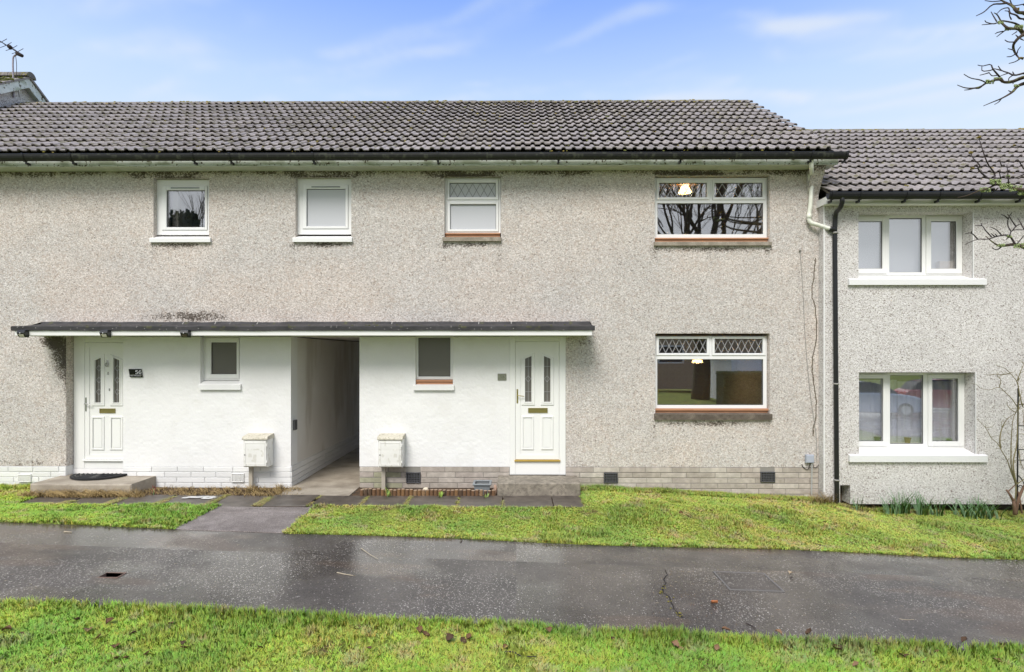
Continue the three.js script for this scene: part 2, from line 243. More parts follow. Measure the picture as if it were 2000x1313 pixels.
M.bark = std({ map: tex(128, 256, (u, v, i, j) => mix3(mix3([52, 42, 36], [92, 78, 66], fbm(u * 6, v * 16, 4)), [124, 134, 66], sst(0.55, 0.7, fbm(u * 4 + 8, v * 7 + 2, 4)) * 0.7), { rep: 3 }), roughness: 0.95 });
M.twig = std({ color: lin(0.035, 0.024, 0.022), roughness: 0.8 });
M.lichen = std({ color: lin(0.36, 0.43, 0.2), roughness: 1 });
M.roseStem = std({ color: lin(0.2, 0.17, 0.08), roughness: 0.8 });
M.roseWood = std({ color: lin(0.16, 0.095, 0.06), roughness: 0.9 });
M.daff = [std({ color: lin(0.2, 0.4, 0.15), roughness: 0.5 }), std({ color: lin(0.3, 0.5, 0.24), roughness: 0.5 })];
M.deadGrass = std({ color: lin(0.42, 0.3, 0.13), roughness: 1 });
M.grass = std({ color: 0xffffff, roughness: 0.8 });
M.leaf = [[0.12, 0.062, 0.03], [0.16, 0.085, 0.04], [0.08, 0.045, 0.025], [0.22, 0.13, 0.07]].map((c) => std({ color: lin(...c), roughness: 0.95 }));

// ------------------------------------------------------------------ ground
const gWall = (x) => x < 1.5 ? 0.13 : x < 4.9 ? lerp(0.13, -0.05, (x - 1.5) / 3.4) : x < 5.8 ? lerp(-0.05, -0.2, (x - 4.9) / 0.9) : x < 9 ? lerp(-0.2, -0.28, (x - 5.8) / 3.2) : -0.28;
const gPath = (x) => -0.005 - 0.033 * Math.max(-14, Math.min(14, x));
const ground = (x, z) => lerp(gWall(x), gPath(x), sst(0.9, 2.25, z));
function sheet(x0, x1, z0f, z1f, h, nx, nz, wob = 0) {           // a surface with skirts, edges given as functions of x
  const pos = [], uv = [], idx = []; const w = nz + 3;
  for (let i = 0; i <= nx; i++) { const x = lerp(x0, x1, i / nx), za = z0f(x), zb = z1f(x);
    for (let j = -1; j <= nz + 1; j++) { const k = Math.min(nz, Math.max(0, j)), z = lerp(za, zb, k / nz), y = j < 0 || j > nz ? ground(x, z) + h - 0.22 : ground(x, z) + h + wob * (fbm(x * 2.3 + 20, z * 2.3, 3) - 0.5); pos.push(x, y, z); uv.push(x, z); } }
  for (let i = 0; i < nx; i++) for (let j = 0; j < w - 1; j++) { const a = i * w + j; idx.push(a, a + 1, a + w, a + 1, a + w + 1, a + w); }
  const g = new THREE.BufferGeometry(); g.setAttribute('position', new THREE.Float32BufferAttribute(pos, 3)); g.setAttribute('uv', new THREE.Float32BufferAttribute(uv, 2)); g.setIndex(idx); g.computeVertexNormals(); const nr = g.attributes.normal; for (let i = 0; i <= nx; i++) { nr.setXYZ(i * w + 1, 0, 1, 0); nr.setXYZ(i * w + nz + 1, 0, 1, 0); if (i === 0 || i === nx) for (let j = 1; j <= nz + 1; j++) nr.setXYZ(i * w + j, 0, 1, 0); } return g;
}
const PATH_FAR = (x) => 2.3 + 0.03 * Math.sin(x * 1.3) + 0.05 * (fbm(x * 0.9 + 3, 1, 3) - 0.5);
const PATH_NEAR = (x) => 4.6 + 0.16 * (fbm(x * 0.8 + 11, 5, 4) - 0.5) + 0.018 * Math.max(-8, Math.min(8, x));
{ // far ground reaches the horizon
  const g = new THREE.PlaneGeometry(900, 900, 1, 1); g.rotateX(-Math.PI / 2); g.translate(0, -0.75, 0); structure('ground', boxUV(g), M.lawnSoil);
}
// worn wet asphalt footpath, with an open service box and an inspection cover set in it
const pit = { x: X(218, 3.78), z: 3.78, w: 0.19, d: 0.11 };
M.asphalt = new THREE.MeshPhysicalMaterial({ clearcoat: 0.35, clearcoatRoughness: 0.22, map: tex(2048, 512, (u, v, i, j) => {
  const x = u * 14, z = v * 3; const n = fbm(x * 3, z * 3, 5), h = hash(i + 3 * (j >> 1), j >> 1), wear = fbm(x * 0.9 + 3, z * 1.4 + 7, 4);
  let c = mix3([64, 60, 57], [100, 94, 88], n).map((q) => q * (0.75 + 0.5 * hash(i + 9, j)));
  if (h > 0.982 - 0.085 * sst(0.42, 0.62, wear)) c = mix3(c, [216, 210, 200], 0.25 + 0.75 * hash(j >> 1, i));
  return mix3(c, [112, 88, 72], sst(0.56, 0.7, fbm(x * 0.8 + 9, z * 2.2 + 3, 5)) * 0.28);
}, { rep: 1 / 14, repY: 1 / 3 }), roughnessMap: tex(1024, 256, (u, v, i, j) => { const w = fbm(u * 14 * 0.8 + 2, v * 3 * 1.1 + 6, 5); return grey(255 * (0.1 + 0.38 * sst(0.4, 0.6, w) + 0.1 * hash(i, j))); }, { srgb: false, rep: 1 / 14, repY: 1 / 3 }), roughness: 1,
  bumpMap: tex(1024, 256, (u, v, i, j) => grey(255 * (0.6 * vnoise(i * 0.8, j * 0.8) + 0.4 * fbm(u * 30, v * 7, 3))), { srgb: false, rep: 1 / 5, repY: 1 / 1.2 }), bumpScale: 0.002 });
{
  const a = pit.x - pit.w / 2, b = pit.x + pit.w / 2, c = pit.z - pit.d / 2, d = pit.z + pit.d / 2;
  structure('footpath', [sheet(-40, a, PATH_FAR, PATH_NEAR, 0, 160, 8, 0.006), sheet(b, 40, PATH_FAR, PATH_NEAR, 0, 200, 8, 0.006), sheet(a, b, PATH_FAR, () => c, 0, 2, 6, 0.006), sheet(a, b, () => d, PATH_NEAR, 0, 2, 4, 0.006)], M.asphalt);
  const gy = ground(pit.x, pit.z), t = thing('service_box', 'small square open service box sunk in the wet path', 'service box', [pit.x, gy - 0.12, pit.z]);
  put(t, 'rim', [box(a - 0.012, b + 0.012, gy - 0.1, gy + 0.004, c - 0.012, c), box(a - 0.012, b + 0.012, gy - 0.1, gy + 0.004, d, d + 0.012), box(a - 0.012, a, gy - 0.1, gy + 0.0035, c, d), box(b, b + 0.012, gy - 0.1, gy + 0.0035, c, d)], std({ color: lin(0.2, 0.13, 0.1), roughness: 0.6 }));
  put(t, 'base', box(a, b, gy - 0.12, gy - 0.1, c, d), M.dark);
  put(t, 'lid', box(a + 0.01, a + 0.12, gy - 0.05, gy - 0.04, c + 0.002, c + 0.05), std({ color: lin(0.05, 0.045, 0.04), roughness: 0.5 }));
}
{ // inspection cover
  const zc = 3.35, x0 = X(1408, zc), x1 = x0 + 0.58, z0 = zc - 0.25, z1 = zc + 0.25, f = (x, z) => ground(x, z) + 0.004;
  const t = thing('inspection_cover', 'flat rectangular inspection cover set flush in the wet path', 'manhole cover', [(x0 + x1) / 2, ground((x0 + x1) / 2, zc), zc]);
  const slab = (xa, xb, za, zb, h, th) => { const g = box(xa, xb, -th, h, za, zb), p = g.attributes.position; for (let i = 0; i < p.count; i++) p.setY(i, p.getY(i) + f(p.getX(i), p.getZ(i))); g.computeVertexNormals(); return g; };
  put(t, 'frame', [slab(x0, x1, z0, z0 + 0.02, 0.004, 0.02), slab(x0, x1, z1 - 0.02, z1, 0.004, 0.02), slab(x0, x0 + 0.02, z0 + 0.02, z1 - 0.02, 0.004, 0.02), slab(x1 - 0.02, x1, z0 + 0.02, z1 - 0.02, 0.004, 0.02)], std({ color: lin(0.17, 0.16, 0.15), roughness: 0.55 }));
  put(t, 'lid', slab(x0 + 0.026, x1 - 0.026, z0 + 0.026, z1 - 0.026, 0.0025, 0.02), std({ map: M.asphalt.map, roughness: 0.4 }));
}
const joints = [];                                             // gaps between slabs, where grass grows
// lawns: sheets of soil under the grass
const SLAB_BACK = 0.6, SLAB_FRONT = 1.22, SLAB_X0 = X(20, 1.2), SLAB_X1 = X(1143, 1.2), LINK = [-4.42, -2.96];
structure('lawn', sheet(-40, 40, PATH_NEAR, () => 30, 0.012, 120, 30, 0.03), M.lawnSoil);
structure('lawn', [sheet(-30, LINK[0], () => SLAB_FRONT, PATH_FAR, 0.014, 60, 10, 0.03), sheet(LINK[1], SLAB_X1, () => SLAB_FRONT, PATH_FAR, 0.014, 30, 10, 0.03), sheet(SLAB_X1, 20, () => -0.1, PATH_FAR, 0.014, 80, 20, 0.03), sheet(-30, SLAB_X0, () => -0.1, () => SLAB_FRONT, 0.014, 30, 8, 0.03)], M.lawnSoil);
structure('flower_bed', sheet(SLAB_X0, SLAB_X1, () => -0.15, () => SLAB_BACK, -0.008, 60, 6, 0.03), M.soil);
{ // paving slabs in front of the doors, each a piece of its own
  const base = structure('slab_path', sheet(SLAB_X0, SLAB_X1, () => SLAB_BACK, () => SLAB_FRONT, -0.012, 40, 4), M.soil); seed(31);
  let x = SLAB_X0 + 0.02, k = 0;
  while (x < SLAB_X1 - 0.1) {
    const w = Math.min(rr(0.66, 0.78), SLAB_X1 - x), gap = x < -3.2 ? rr(0.035, 0.055) : rr(0.012, 0.022);
    const g = bbox(x, x + w - gap, -0.05, 0.0, SLAB_BACK + rr(0.0, 0.02), SLAB_FRONT - rr(0, 0.02), 0.006), p = g.attributes.position, tilt = rr(-0.012, 0.012), dy = rr(-0.002, 0.008);
    for (let i = 0; i < p.count; i++) p.setY(i, p.getY(i) + ground(p.getX(i), 0.9) - (p.getZ(i) - 0.9) * 0.02 + (p.getX(i) - x) * tilt + dy + 0.012);
    const m = flagShadow(new THREE.Mesh(g, M.slab[k % 3])); m.name = 'paving_slab'; base.add(m); x += w; k++; joints.push([x - gap / 2, gap]);
  }
  const link = structure('garden_path', sheet(LINK[0], LINK[1], () => SLAB_FRONT, PATH_FAR, -0.015, 8, 4), M.soil);
  for (const [za, zb] of [[1.24, 1.52], [1.535, 2.31]]) { const g = bbox(LINK[0] + 0.02, LINK[1] - 0.02, -0.05, 0, za, zb, 0.006), p = g.attributes.position; for (let i = 0; i < p.count; i++) p.setY(i, p.getY(i) + ground(p.getX(i), p.getZ(i)) + 0.01); const m = flagShadow(new THREE.Mesh(g, M.linkSlab)); m.name = 'concrete_slab'; link.add(m); }
}

// ------------------------------------------------------------------ roof tiles
const PITCH = Math.atan(734 / FOCAL), GAUGE = 0.338, TILE_W = 0.325, ROWS = 13, SLOPE = 4.39;
function tileGeometry() {                                        // two rolls and two pans; a thin shell whose lip rides clear of the course below
  const prof = []; for (const o of [0, TILE_W / 2]) { prof.push([o, 0.004], [o + 0.012, 0], [o + 0.088, 0]); for (let k = 1; k <= 5; k++) { const a = Math.PI * (1 - k / 6); prof.push([o + 0.1245 + 0.037 * Math.cos(a), 0.029 * Math.sin(a) + 0.002]); } } prof.push([TILE_W, 0.004]);
  const pos = [], nor = [], uv = [], n = prof.length, L = 0.41, lift = 0.046, thick = 0.017, tail = lift * (1 - L / GAUGE);
  const nrm = prof.map((p, i) => { const a = prof[Math.max(0, i - 1)], b = prof[Math.min(n - 1, i + 1)], dx = b[0] - a[0], dy = b[1] - a[1], l = Math.hypot(dx, dy); return [-dy / l, dx / l, 0.09]; });
  const v = (i, y, z, N) => { pos.push(prof[i][0], prof[i][1] + y, z); uv.push(prof[i][0], -z + y); nor.push(...N); };
  const quad = (i, ya, za, yb, zb, N) => { const A = N ?? nrm[i], B = N ?? nrm[i + 1]; v(i, ya, za, A); v(i + 1, ya, za, B); v(i + 1, yb, zb, B); v(i, ya, za, A); v(i + 1, yb, zb, B); v(i, yb, zb, A); };
  for (let i = 0; i + 1 < n; i++) { quad(i, lift, 0, tail, -L); quad(i, lift - thick, 0, lift, 0, [0, 0, 1]); quad(i, tail - thick, -L, lift - thick, 0, [0, -1, 0]); }
  const side = (x, y, sx) => { const q = [[0, y + lift], [0, y + lift - thick], [-L, y + tail - thick], [-L, y + tail]]; for (const k of sx > 0 ? [0, 1, 2, 0, 2, 3] : [0, 2, 1, 0, 3, 2]) { pos.push(x, q[k][1], q[k][0]); uv.push(q[k][0], q[k][1]); nor.push(sx, 0, 0); } };
  side(TILE_W, 0.004, 1); side(0, 0.004, -1);
  const g = new THREE.BufferGeometry(); g.setAttribute('position', new THREE.Float32BufferAttribute(pos, 3)); g.setAttribute('normal', new THREE.Float32BufferAttribute(nor, 3)); g.setAttribute('uv', new THREE.Float32BufferAttribute(uv, 2)); return g;
}
const TILE = tileGeometry();
function mossClump(n, spread, size) { const list = []; for (let i = 0; i < n; i++) { const g = new THREE.IcosahedronGeometry(rr(0.5, 1) * size, 1); const p = g.attributes.position; for (let k = 0; k < p.count; k++) { const f = 0.75 + 0.5 * hash(Math.round(p.getX(k) * 9e3) + i, Math.round(p.getY(k) * 9e3 + p.getZ(k) * 7e3)); p.setXYZ(k, p.getX(k) * f, p.getY(k) * f * 0.5, p.getZ(k) * f); } g.computeVertexNormals(); g.translate(rr(-spread, spread), 0, rr(-spread, spread) * 0.5); list.push(g.toNonIndexed()); } return merge(list); }
// a front slope of tiles between x0 and x1 whose lowest lip is at (y, z); showing(x, row) says which tiles stand as pieces
function tiledRoof(house, x0, x1, y, z, rows, { mossy = 0.5, firstPiece = -99, vergeLeft = false } = {}) {
  const roof = partGroup(house, 'roof'), ho = origin.get(house), nCol = Math.max(1, Math.round((x1 - x0) / TILE_W)), w = (x1 - x0) / nCol / TILE_W;
  roof.position.set(x0 - ho.x, y - ho.y, z - ho.z); roof.rotation.x = PITCH; origin.set(roof, V(0, 0, 0));
  const mk = (name, g, mat) => { const m = flagShadow(new THREE.Mesh(g, mat)); m.name = name; roof.add(m); return m; };
  const rest = [];
  const spots = [];
  for (let r = 0; r < rows; r++) for (let c = 0; c < nCol; c++) spots.push([r, c]);
  const piece = ([r, c]) => x0 + (c + 1) * TILE_W * w > firstPiece - 0.0 - r * 0.235;   // the far courses show more of the roof than the near ones
  let count = 0;
  for (const s of spots) {
    const [r, c] = s, dx = (r % 2) * 0, m4 = new THREE.Matrix4().compose(V(c * TILE_W * w + dx, rr(-0.003, 0.005), -r * GAUGE + (rnd() < 0.03 ? rr(0.01, 0.03) : rr(-0.006, 0.006))), new THREE.Quaternion().setFromEuler(new THREE.Euler(rr(-0.006, 0.006), rr(-0.008, 0.008), rr(-0.005, 0.005))), V(w, 1, r === rows - 1 ? 0.8 : 1));
    if (piece(s) && count < 300) { count++; const m = mk('tile', TILE, pick(M.tile)); m4.decompose(m.position, m.quaternion, m.scale); } else rest.push(TILE.clone().applyMatrix4(m4));
  }
  if (rest.length) { const m = mk('tile_courses', merge(rest), M.tileTop[0]); m.userData.kind = 'stuff'; }
  const len = x1 - x0;
  mk('underlay', box(0.03, len - 0.03, -0.06, -0.03, -SLOPE, -0.02), M.deck);
  // ridge of half-round tiles bedded on mortar
  const rg = [], nR = Math.round(len / 0.45), step = len / nR, s0 = -SLOPE + 0.0;
  for (let i = 0; i < nR; i++) { const g = new THREE.CylinderGeometry(0.115, 0.12, step - 0.008, 10, 1, false, 0, Math.PI); g.rotateZ(Math.PI / 2); g.rotateX(-PITCH); g.translate((i + 0.5) * step, -0.075 + rr(-0.004, 0.004), s0 + 0.045); mk('ridge_tile', boxUV(g.toNonIndexed()), pick(M.ridge)); }
  const bed = []; for (let i = 0; i < len / 0.06; i++) { const g = new THREE.IcosahedronGeometry(rr(0.025, 0.045), 0); g.scale(1.5, 0.6, 1); g.translate(rr(0, len), 0.02 + rr(-0.006, 0.01), s0 + 0.125 + rr(-0.02, 0.03)); bed.push(g.toNonIndexed()); }
  mk('ridge_mortar', merge(bed), M.ridge[1]).userData.kind = 'stuff';
  // moss: small cushions lodged under the lips and along the ridge
  const ml = [[], [], []]; for (let i = 0; i < 300 * mossy * len / 8; i++) { const top = rnd() < 0.45, r = top ? rows - 1 : Math.floor(rnd() * rows), g = mossClump(2, 0.03, rr(0.012, top ? 0.035 : 0.024)); g.translate(rr(0.05, len - 0.05), 0.02 + (top ? 0.02 : 0), top ? s0 + rr(0.02, 0.26) : -r * GAUGE + 0.01 + rr(0, 0.03)); ml[Math.floor(rnd() * 3)].push(g); }
  ml.forEach((l, k) => l.length && (mk('moss', merge(l), M.moss[k]).userData.kind = 'stuff'));
  return roof;
}
function backSlope(house, x0, x1, yEave, zEave) {                // rear slope and loft closing, seen only from elsewhere
  const ridgeY = yEave + SLOPE * Math.sin(PITCH), ridgeZ = zEave - SLOPE * Math.cos(PITCH);
  put(house, 'rear_slope', prismX([[ridgeZ, ridgeY - 0.02], [ridgeZ * 2 - zEave, yEave], [ridgeZ * 2 - zEave, yEave - 0.06], [ridgeZ, ridgeY - 0.08]], x0, x1), M.tileTop[1]);
  return [ridgeY, ridgeZ];
}

// ------------------------------------------------------------------ windows and doors
const R = (a, z) => rect(a[0], a[1], a[2], a[3], z);
const grow = (r, d) => ({ x0: r.x0 - d, x1: r.x1 + d, y0: r.y0 - d, y1: r.y1 + d });
function diamonds(r, z, n, mat, rad = 0.0038) {                  // leaded lattice of diamonds
  const out = [], w = (r.x1 - r.x0) / n, h = r.y1 - r.y0;
  const bar = (xa, ya, xb, yb) => { if (xa < r.x0) { ya += (yb - ya) * (r.x0 - xa) / (xb - xa); xa = r.x0; } if (xb > r.x1) { yb = ya + (yb - ya) * (r.x1 - xa) / (xb - xa); xb = r.x1; } const l = Math.hypot(xb - xa, yb - ya); if (l < 0.01) return; const g = new THREE.BoxGeometry(l, rad * 2, rad); g.rotateZ(Math.atan2(yb - ya, xb - xa)); g.translate((xa + xb) / 2, (ya + yb) / 2, z); out.push(boxUV(g)); };
  for (let k = -1; k <= n; k++) { const x = r.x0 + k * w; bar(x, r.y0, x + w, r.y1); bar(x, r.y1, x + w, r.y0); }
  return out;
}
// spec: frame [px], z of the frame's face, lights [{ sash, pane, glass, lead }]
function window_(house, spec) {
  const w = partGroup(house, 'window'), z = spec.z, f = R(spec.frame, z), mat = spec.mat ?? M.upvc;
  // outer frame: bars left, right, top, bottom and between the lights
  const bars = []; const cut = spec.lights.map((l) => grow(R(l.sash ?? l.pane, z), l.sash ? 0.003 : 0.0));
  const s = new THREE.Shape([[f.x0, f.y0], [f.x1, f.y0], [f.x1, f.y1], [f.x0, f.y1]].map(([x, y]) => new THREE.Vector2(x, y)));
  for (const h of cut) s.holes.push(new THREE.Path([[h.x0, h.y0], [h.x0, h.y1], [h.x1, h.y1], [h.x1, h.y0]].map(([x, y]) => new THREE.Vector2(x, y))));
  const fg = new THREE.ExtrudeGeometry(s, { depth: 0.055, bevelEnabled: true, bevelSize: 0.003, bevelThickness: 0.003, bevelOffset: -0.003, bevelSegments: 1 }); fg.translate(0, 0, z - 0.06);
  put(w, 'frame', boxUV(fg), mat);
  for (const l of spec.lights) {
    const p = R(l.pane, z + 0.006), zp = z - 0.022;
    if (l.sash) {
      const o = R(l.sash, z), zs = z + (l.proud ?? 0.012);
      put(w, 'sash', frameBars(o, grow(p, 0.0), zs - 0.05, zs, 0.005), mat);
    }
    put(w, 'seal', frameBars(grow(p, 0.001), grow(p, -0.006), zp - 0.006, zp + 0.008, 0.001), M.seal);
    const pg = new THREE.PlaneGeometry(p.x1 - p.x0, p.y1 - p.y0); pg.translate((p.x0 + p.x1) / 2, (p.y0 + p.y1) / 2, zp);
    put(w, 'pane', pg, l.glass ?? M.glass); if (!l.glass) put(w, 'inner_pane', pg.clone().translate(origin.get(w).x, origin.get(w).y, origin.get(w).z - 0.02), M.glass);
    if (l.lead) put(w, 'leading', diamonds(grow(p, -0.006), zp + 0.004, l.lead, l.leadMat ?? M.lead), l.leadMat ?? M.lead);
  }
  if (spec.vent) { const v = R(spec.vent, z + 0.02); put(w, 'trickle_vent', [bbox(v.x0, v.x1, v.y0, v.y1, z + 0.012, z + 0.022, 0.003)], M.grey); }
  if (spec.timber) { const t = R(spec.timber, z + 0.02); put(w, 'timber_sill', [bbox(t.x0, t.x1, (t.y0 + t.y1) / 2, t.y1, z - 0.05, z + 0.045, 0.004), bbox(t.x0 + 0.004, t.x1 - 0.004, t.y0 - 0.02, (t.y0 + t.y1) / 2, z - 0.05, z + 0.018, 0.004)], M.timber); }
  if (spec.sill) { const zs = spec.sillZ ?? 0.045, q = R(spec.sill, zs), back = spec.z - 0.01, lift = spec.sillLift ?? 0.012;
    put(w, 'sill', prismX([[back, q.y0 + 0.01], [zs, q.y0], [zs, q.y1 - 0.006], [zs - 0.008, q.y1], [back, q.y1 + lift]], q.x0, q.x1), spec.sillMat ?? M.stoneSill); }
  return w;
}
function lever(x, y, z, len, plateH, mat) { return [bbox(x - 0.014, x + 0.014, y - plateH / 2, y + plateH / 2, z, z + 0.009, 0.003), tube([V(x, y + 0.01, z), V(x, y + 0.01, z + 0.045), V(x + 0.02, y + 0.012, z + 0.05), V(x + len, y, z + 0.048)], 0.008, 0.006, 8, 10)]; }
function door_(house, d) {
  const g = partGroup(house, 'door'), z = d.z, o = R(d.outer, z), l = R(d.leaf, z);
  put(g, 'frame', [bbox(o.x0, l.x0 - 0.003, o.y0, o.y1, z - 0.07, z, 0.006), bbox(l.x1 + 0.003, o.x1, o.y0, o.y1, z - 0.07, z, 0.006), bbox(l.x0 - 0.003, l.x1 + 0.003, l.y1 + 0.003, o.y1, z - 0.07, z, 0.006), bbox(l.x0 - 0.003, l.x1 + 0.003, o.y0, l.y0 - 0.03, z - 0.07, z - 0.004, 0.006)], M.upvcWarm);
  put(g, 'threshold', bbox(l.x0 - 0.02, l.x1 + 0.02, l.y0 - 0.03, l.y0 - 0.004, z - 0.05, z + 0.03, 0.005), d.thresholdMat ?? M.gold);
  // leaf with glazed openings; raised mouldings round the panels
  const zf = z - 0.014, openings = d.panes.map((p) => { const a = R(p.r, zf); return { ...a, drop: p.lean * (a.x1 - a.x0) * 0.42 }; });
  const pent = (a, e) => { const top = (s) => a.y1 + e - (s * a.drop > 0 ? Math.abs(a.drop) * (1 + 2 * e / (a.x1 - a.x0)) : 0); return [[a.x0 - e, a.y0 - e], [a.x0 - e, top(-1)], [a.x1 + e, top(1)], [a.x1 + e, a.y0 - e]].map(([x, y]) => new THREE.Vector2(x, y)); };
  const s = new THREE.Shape([[l.x0, l.y0], [l.x1, l.y0], [l.x1, l.y1], [l.x0, l.y1]].map(([x, y]) => new THREE.Vector2(x, y))); openings.forEach((a) => s.holes.push(new THREE.Path(pent(a, 0))));
  const lg = new THREE.ExtrudeGeometry(s, { depth: 0.044, bevelEnabled: false }); lg.translate(0, 0, zf - 0.044);
  const leaf = put(g, 'leaf', boxUV(lg), M.upvcWarm);
  const ring = (outer, inner, h, b) => { const q = new THREE.Shape(outer); q.holes.push(new THREE.Path(inner)); const e = new THREE.ExtrudeGeometry(q, { depth: h, bevelEnabled: true, bevelSize: b, bevelThickness: b, bevelOffset: -b, bevelSegments: 1 }); e.translate(0, 0, zf); return boxUV(e); };
  const mould = openings.map((a) => ring(pent(a, 0.052), pent(a, 0.006), 0.008, 0.006)).concat(openings.map((a) => ring(pent(a, 0.018), pent(a, 0.0), 0.016, 0.004)));
  const rp = (a) => [[a.x0, a.y0], [a.x0, a.y1], [a.x1, a.y1], [a.x1, a.y0]].map(([x, y]) => new THREE.Vector2(x, y));
  for (const q of d.panels) { const a = R(q, zf); mould.push(ring(rp(a), rp(grow(a, -0.02)), 0.01, 0.006)); mould.push(bbox(a.x0 + 0.045, a.x1 - 0.045, a.y0 + 0.045, a.y1 - 0.045, zf - 0.001, zf + 0.007, 0.006)); }
  const rim = grow(l, -0.075); mould.push(ring(rp(l), rp(rim), 0.006, 0.004));
  put(g, 'moulding', mould, M.upvcWarm);
  openings.forEach((a) => {
    const pg = new THREE.ShapeGeometry(new THREE.Shape(pent(a, 0.001))); pg.translate(0, 0, zf - 0.02); put(g, 'pane', pg, d.glass);
    const cx = (a.x0 + a.x1) / 2, h = a.y1 - a.y0, zl = zf - 0.014, bars = [box(cx - 0.003, cx + 0.003, a.y0, a.y1 - Math.abs(a.drop) / 2, zl, zl + 0.004)];
    for (const t of d.diamonds) { const y = a.y0 + h * t, r = (a.x1 - a.x0) * 0.36; for (const [sx, sy] of [[1, 1], [1, -1], [-1, 1], [-1, -1]]) { const q = new THREE.BoxGeometry(Math.hypot(r, r * 1.3), 0.006, 0.006); q.rotateZ(-Math.atan2(sy * r * 1.3, sx * r)); q.translate(cx + sx * r / 2, y + sy * r * 0.65, zl + 0.002); bars.push(boxUV(q)); } bars.push(box(a.x0, cx - r, y - 0.003, y + 0.003, zl, zl + 0.004), box(cx + r, a.x1, y - 0.003, y + 0.003, zl, zl + 0.004)); }
    for (const t of d.cross ?? []) { const y = a.y0 + h * t; bars.push(box(a.x0, a.x1, y - 0.003, y + 0.003, zl + 0.0005, zl + 0.0045)); }
    put(g, 'leading', bars, M.leadLight);
  });
  const b = R(d.letterbox, zf); put(g, 'letterbox', [...frameBars(grow(b, 0.004), grow(b, -0.014), zf, zf + 0.014, 0.003), bbox(b.x0 + 0.012, b.x1 - 0.012, b.y0 + 0.012, b.y1 - 0.012, zf, zf + 0.008, 0.003)], d.metal);
  const hp = at(...d.handle, zf); put(g, 'handle', lever(hp.x, hp.y, zf + 0.006, 0.115, 0.24, d.handleMat), d.handleMat);
  return g;
}
function airBrick(house, a, z, frameMat, nx, ny) {
  const r = R(a, z), list = frameBars(r, grow(r, -0.016), z - 0.02, z + 0.012, 0.003), i = grow(r, -0.016);
  for (let k = 1; k < nx; k++) { const x = lerp(i.x0, i.x1, k / nx); list.push(box(x - 0.0045, x + 0.0045, i.y0, i.y1, z - 0.004, z + 0.009)); }
  for (let k = 1; k < ny; k++) { const y = lerp(i.y0, i.y1, k / ny); list.push(box(i.x0, i.x1, y - 0.0045, y + 0.0045, z - 0.003, z + 0.008)); }
  return put(house, 'air_brick', list, frameMat);
}
const bricks = (parent, x0, x1, yTop, rows, z, mats, mossy, vents = []) => {  // courses along x; every brick a piece
  const H = 0.0905; let n = 0;
  for (let r = 0; r < rows; r++) { let x = x0, first = true; while (x < x1 - 0.01) { let l = first && r % 2 ? 0.24 : rr(0.42, 0.5); first = false; if (x1 - x - l < 0.12) l = x1 - x; const yb = yTop - (r + 1) * H, yt = yTop - r * H, mat = mossy && mossy(x, r) ? M.mossyBrick : pick(mats), o = origin.get(parent), cut = vents.find((q) => q.x0 < x + l && q.x1 > x && q.y0 < yt && q.y1 > yb);
    for (const [a, b] of cut ? [[x, Math.min(x + l, cut.x0 + 0.004)], [Math.max(x, cut.x1 - 0.004), x + l]] : [[x, x + l]]) { if (b - a < 0.03) continue; const g = bbox(a + 0.004, b - 0.004, yb + 0.005, yt - 0.005, z - 0.06, z + rr(-0.002, 0.003), 0.004), m = flagShadow(new THREE.Mesh(g, mat)); m.name = 'brick'; g.translate(-o.x, -o.y, -o.z); parent.add(m); }
    x += l; n++; } }
};
function gutter(house, x0, x1, y, z, mat, step, brackets) {       // half-round gutter with joints and brackets
  const prof = []; for (let k = 0; k <= 10; k++) { const a = Math.PI * (1 + k / 10); prof.push([Math.cos(a) * 0.056, Math.sin(a) * 0.056]); } for (let k = 10; k >= 0; k--) { const a = Math.PI * (1 + k / 10); prof.push([Math.cos(a) * 0.052, Math.sin(a) * 0.052 + 0.002]); }
  const pr = prof.map(([a, b]) => [z + a, y + b * 1.9]); const g = put(house, 'gutter', [prismX(pr, x0, x1)], mat);
  for (const px of brackets) { const x = X(px, z); put(g, 'bracket', prismX(prof.map(([a, b]) => [z + a * 1.16, y + b * 2.15 + 0.004]), x - 0.018, x + 0.018), M.black); put(g, 'bracket_arm', box(x - 0.014, x + 0.014, y - 0.145, y - 0.11, z - 0.1, z - 0.02), M.black); }
  return g;
}

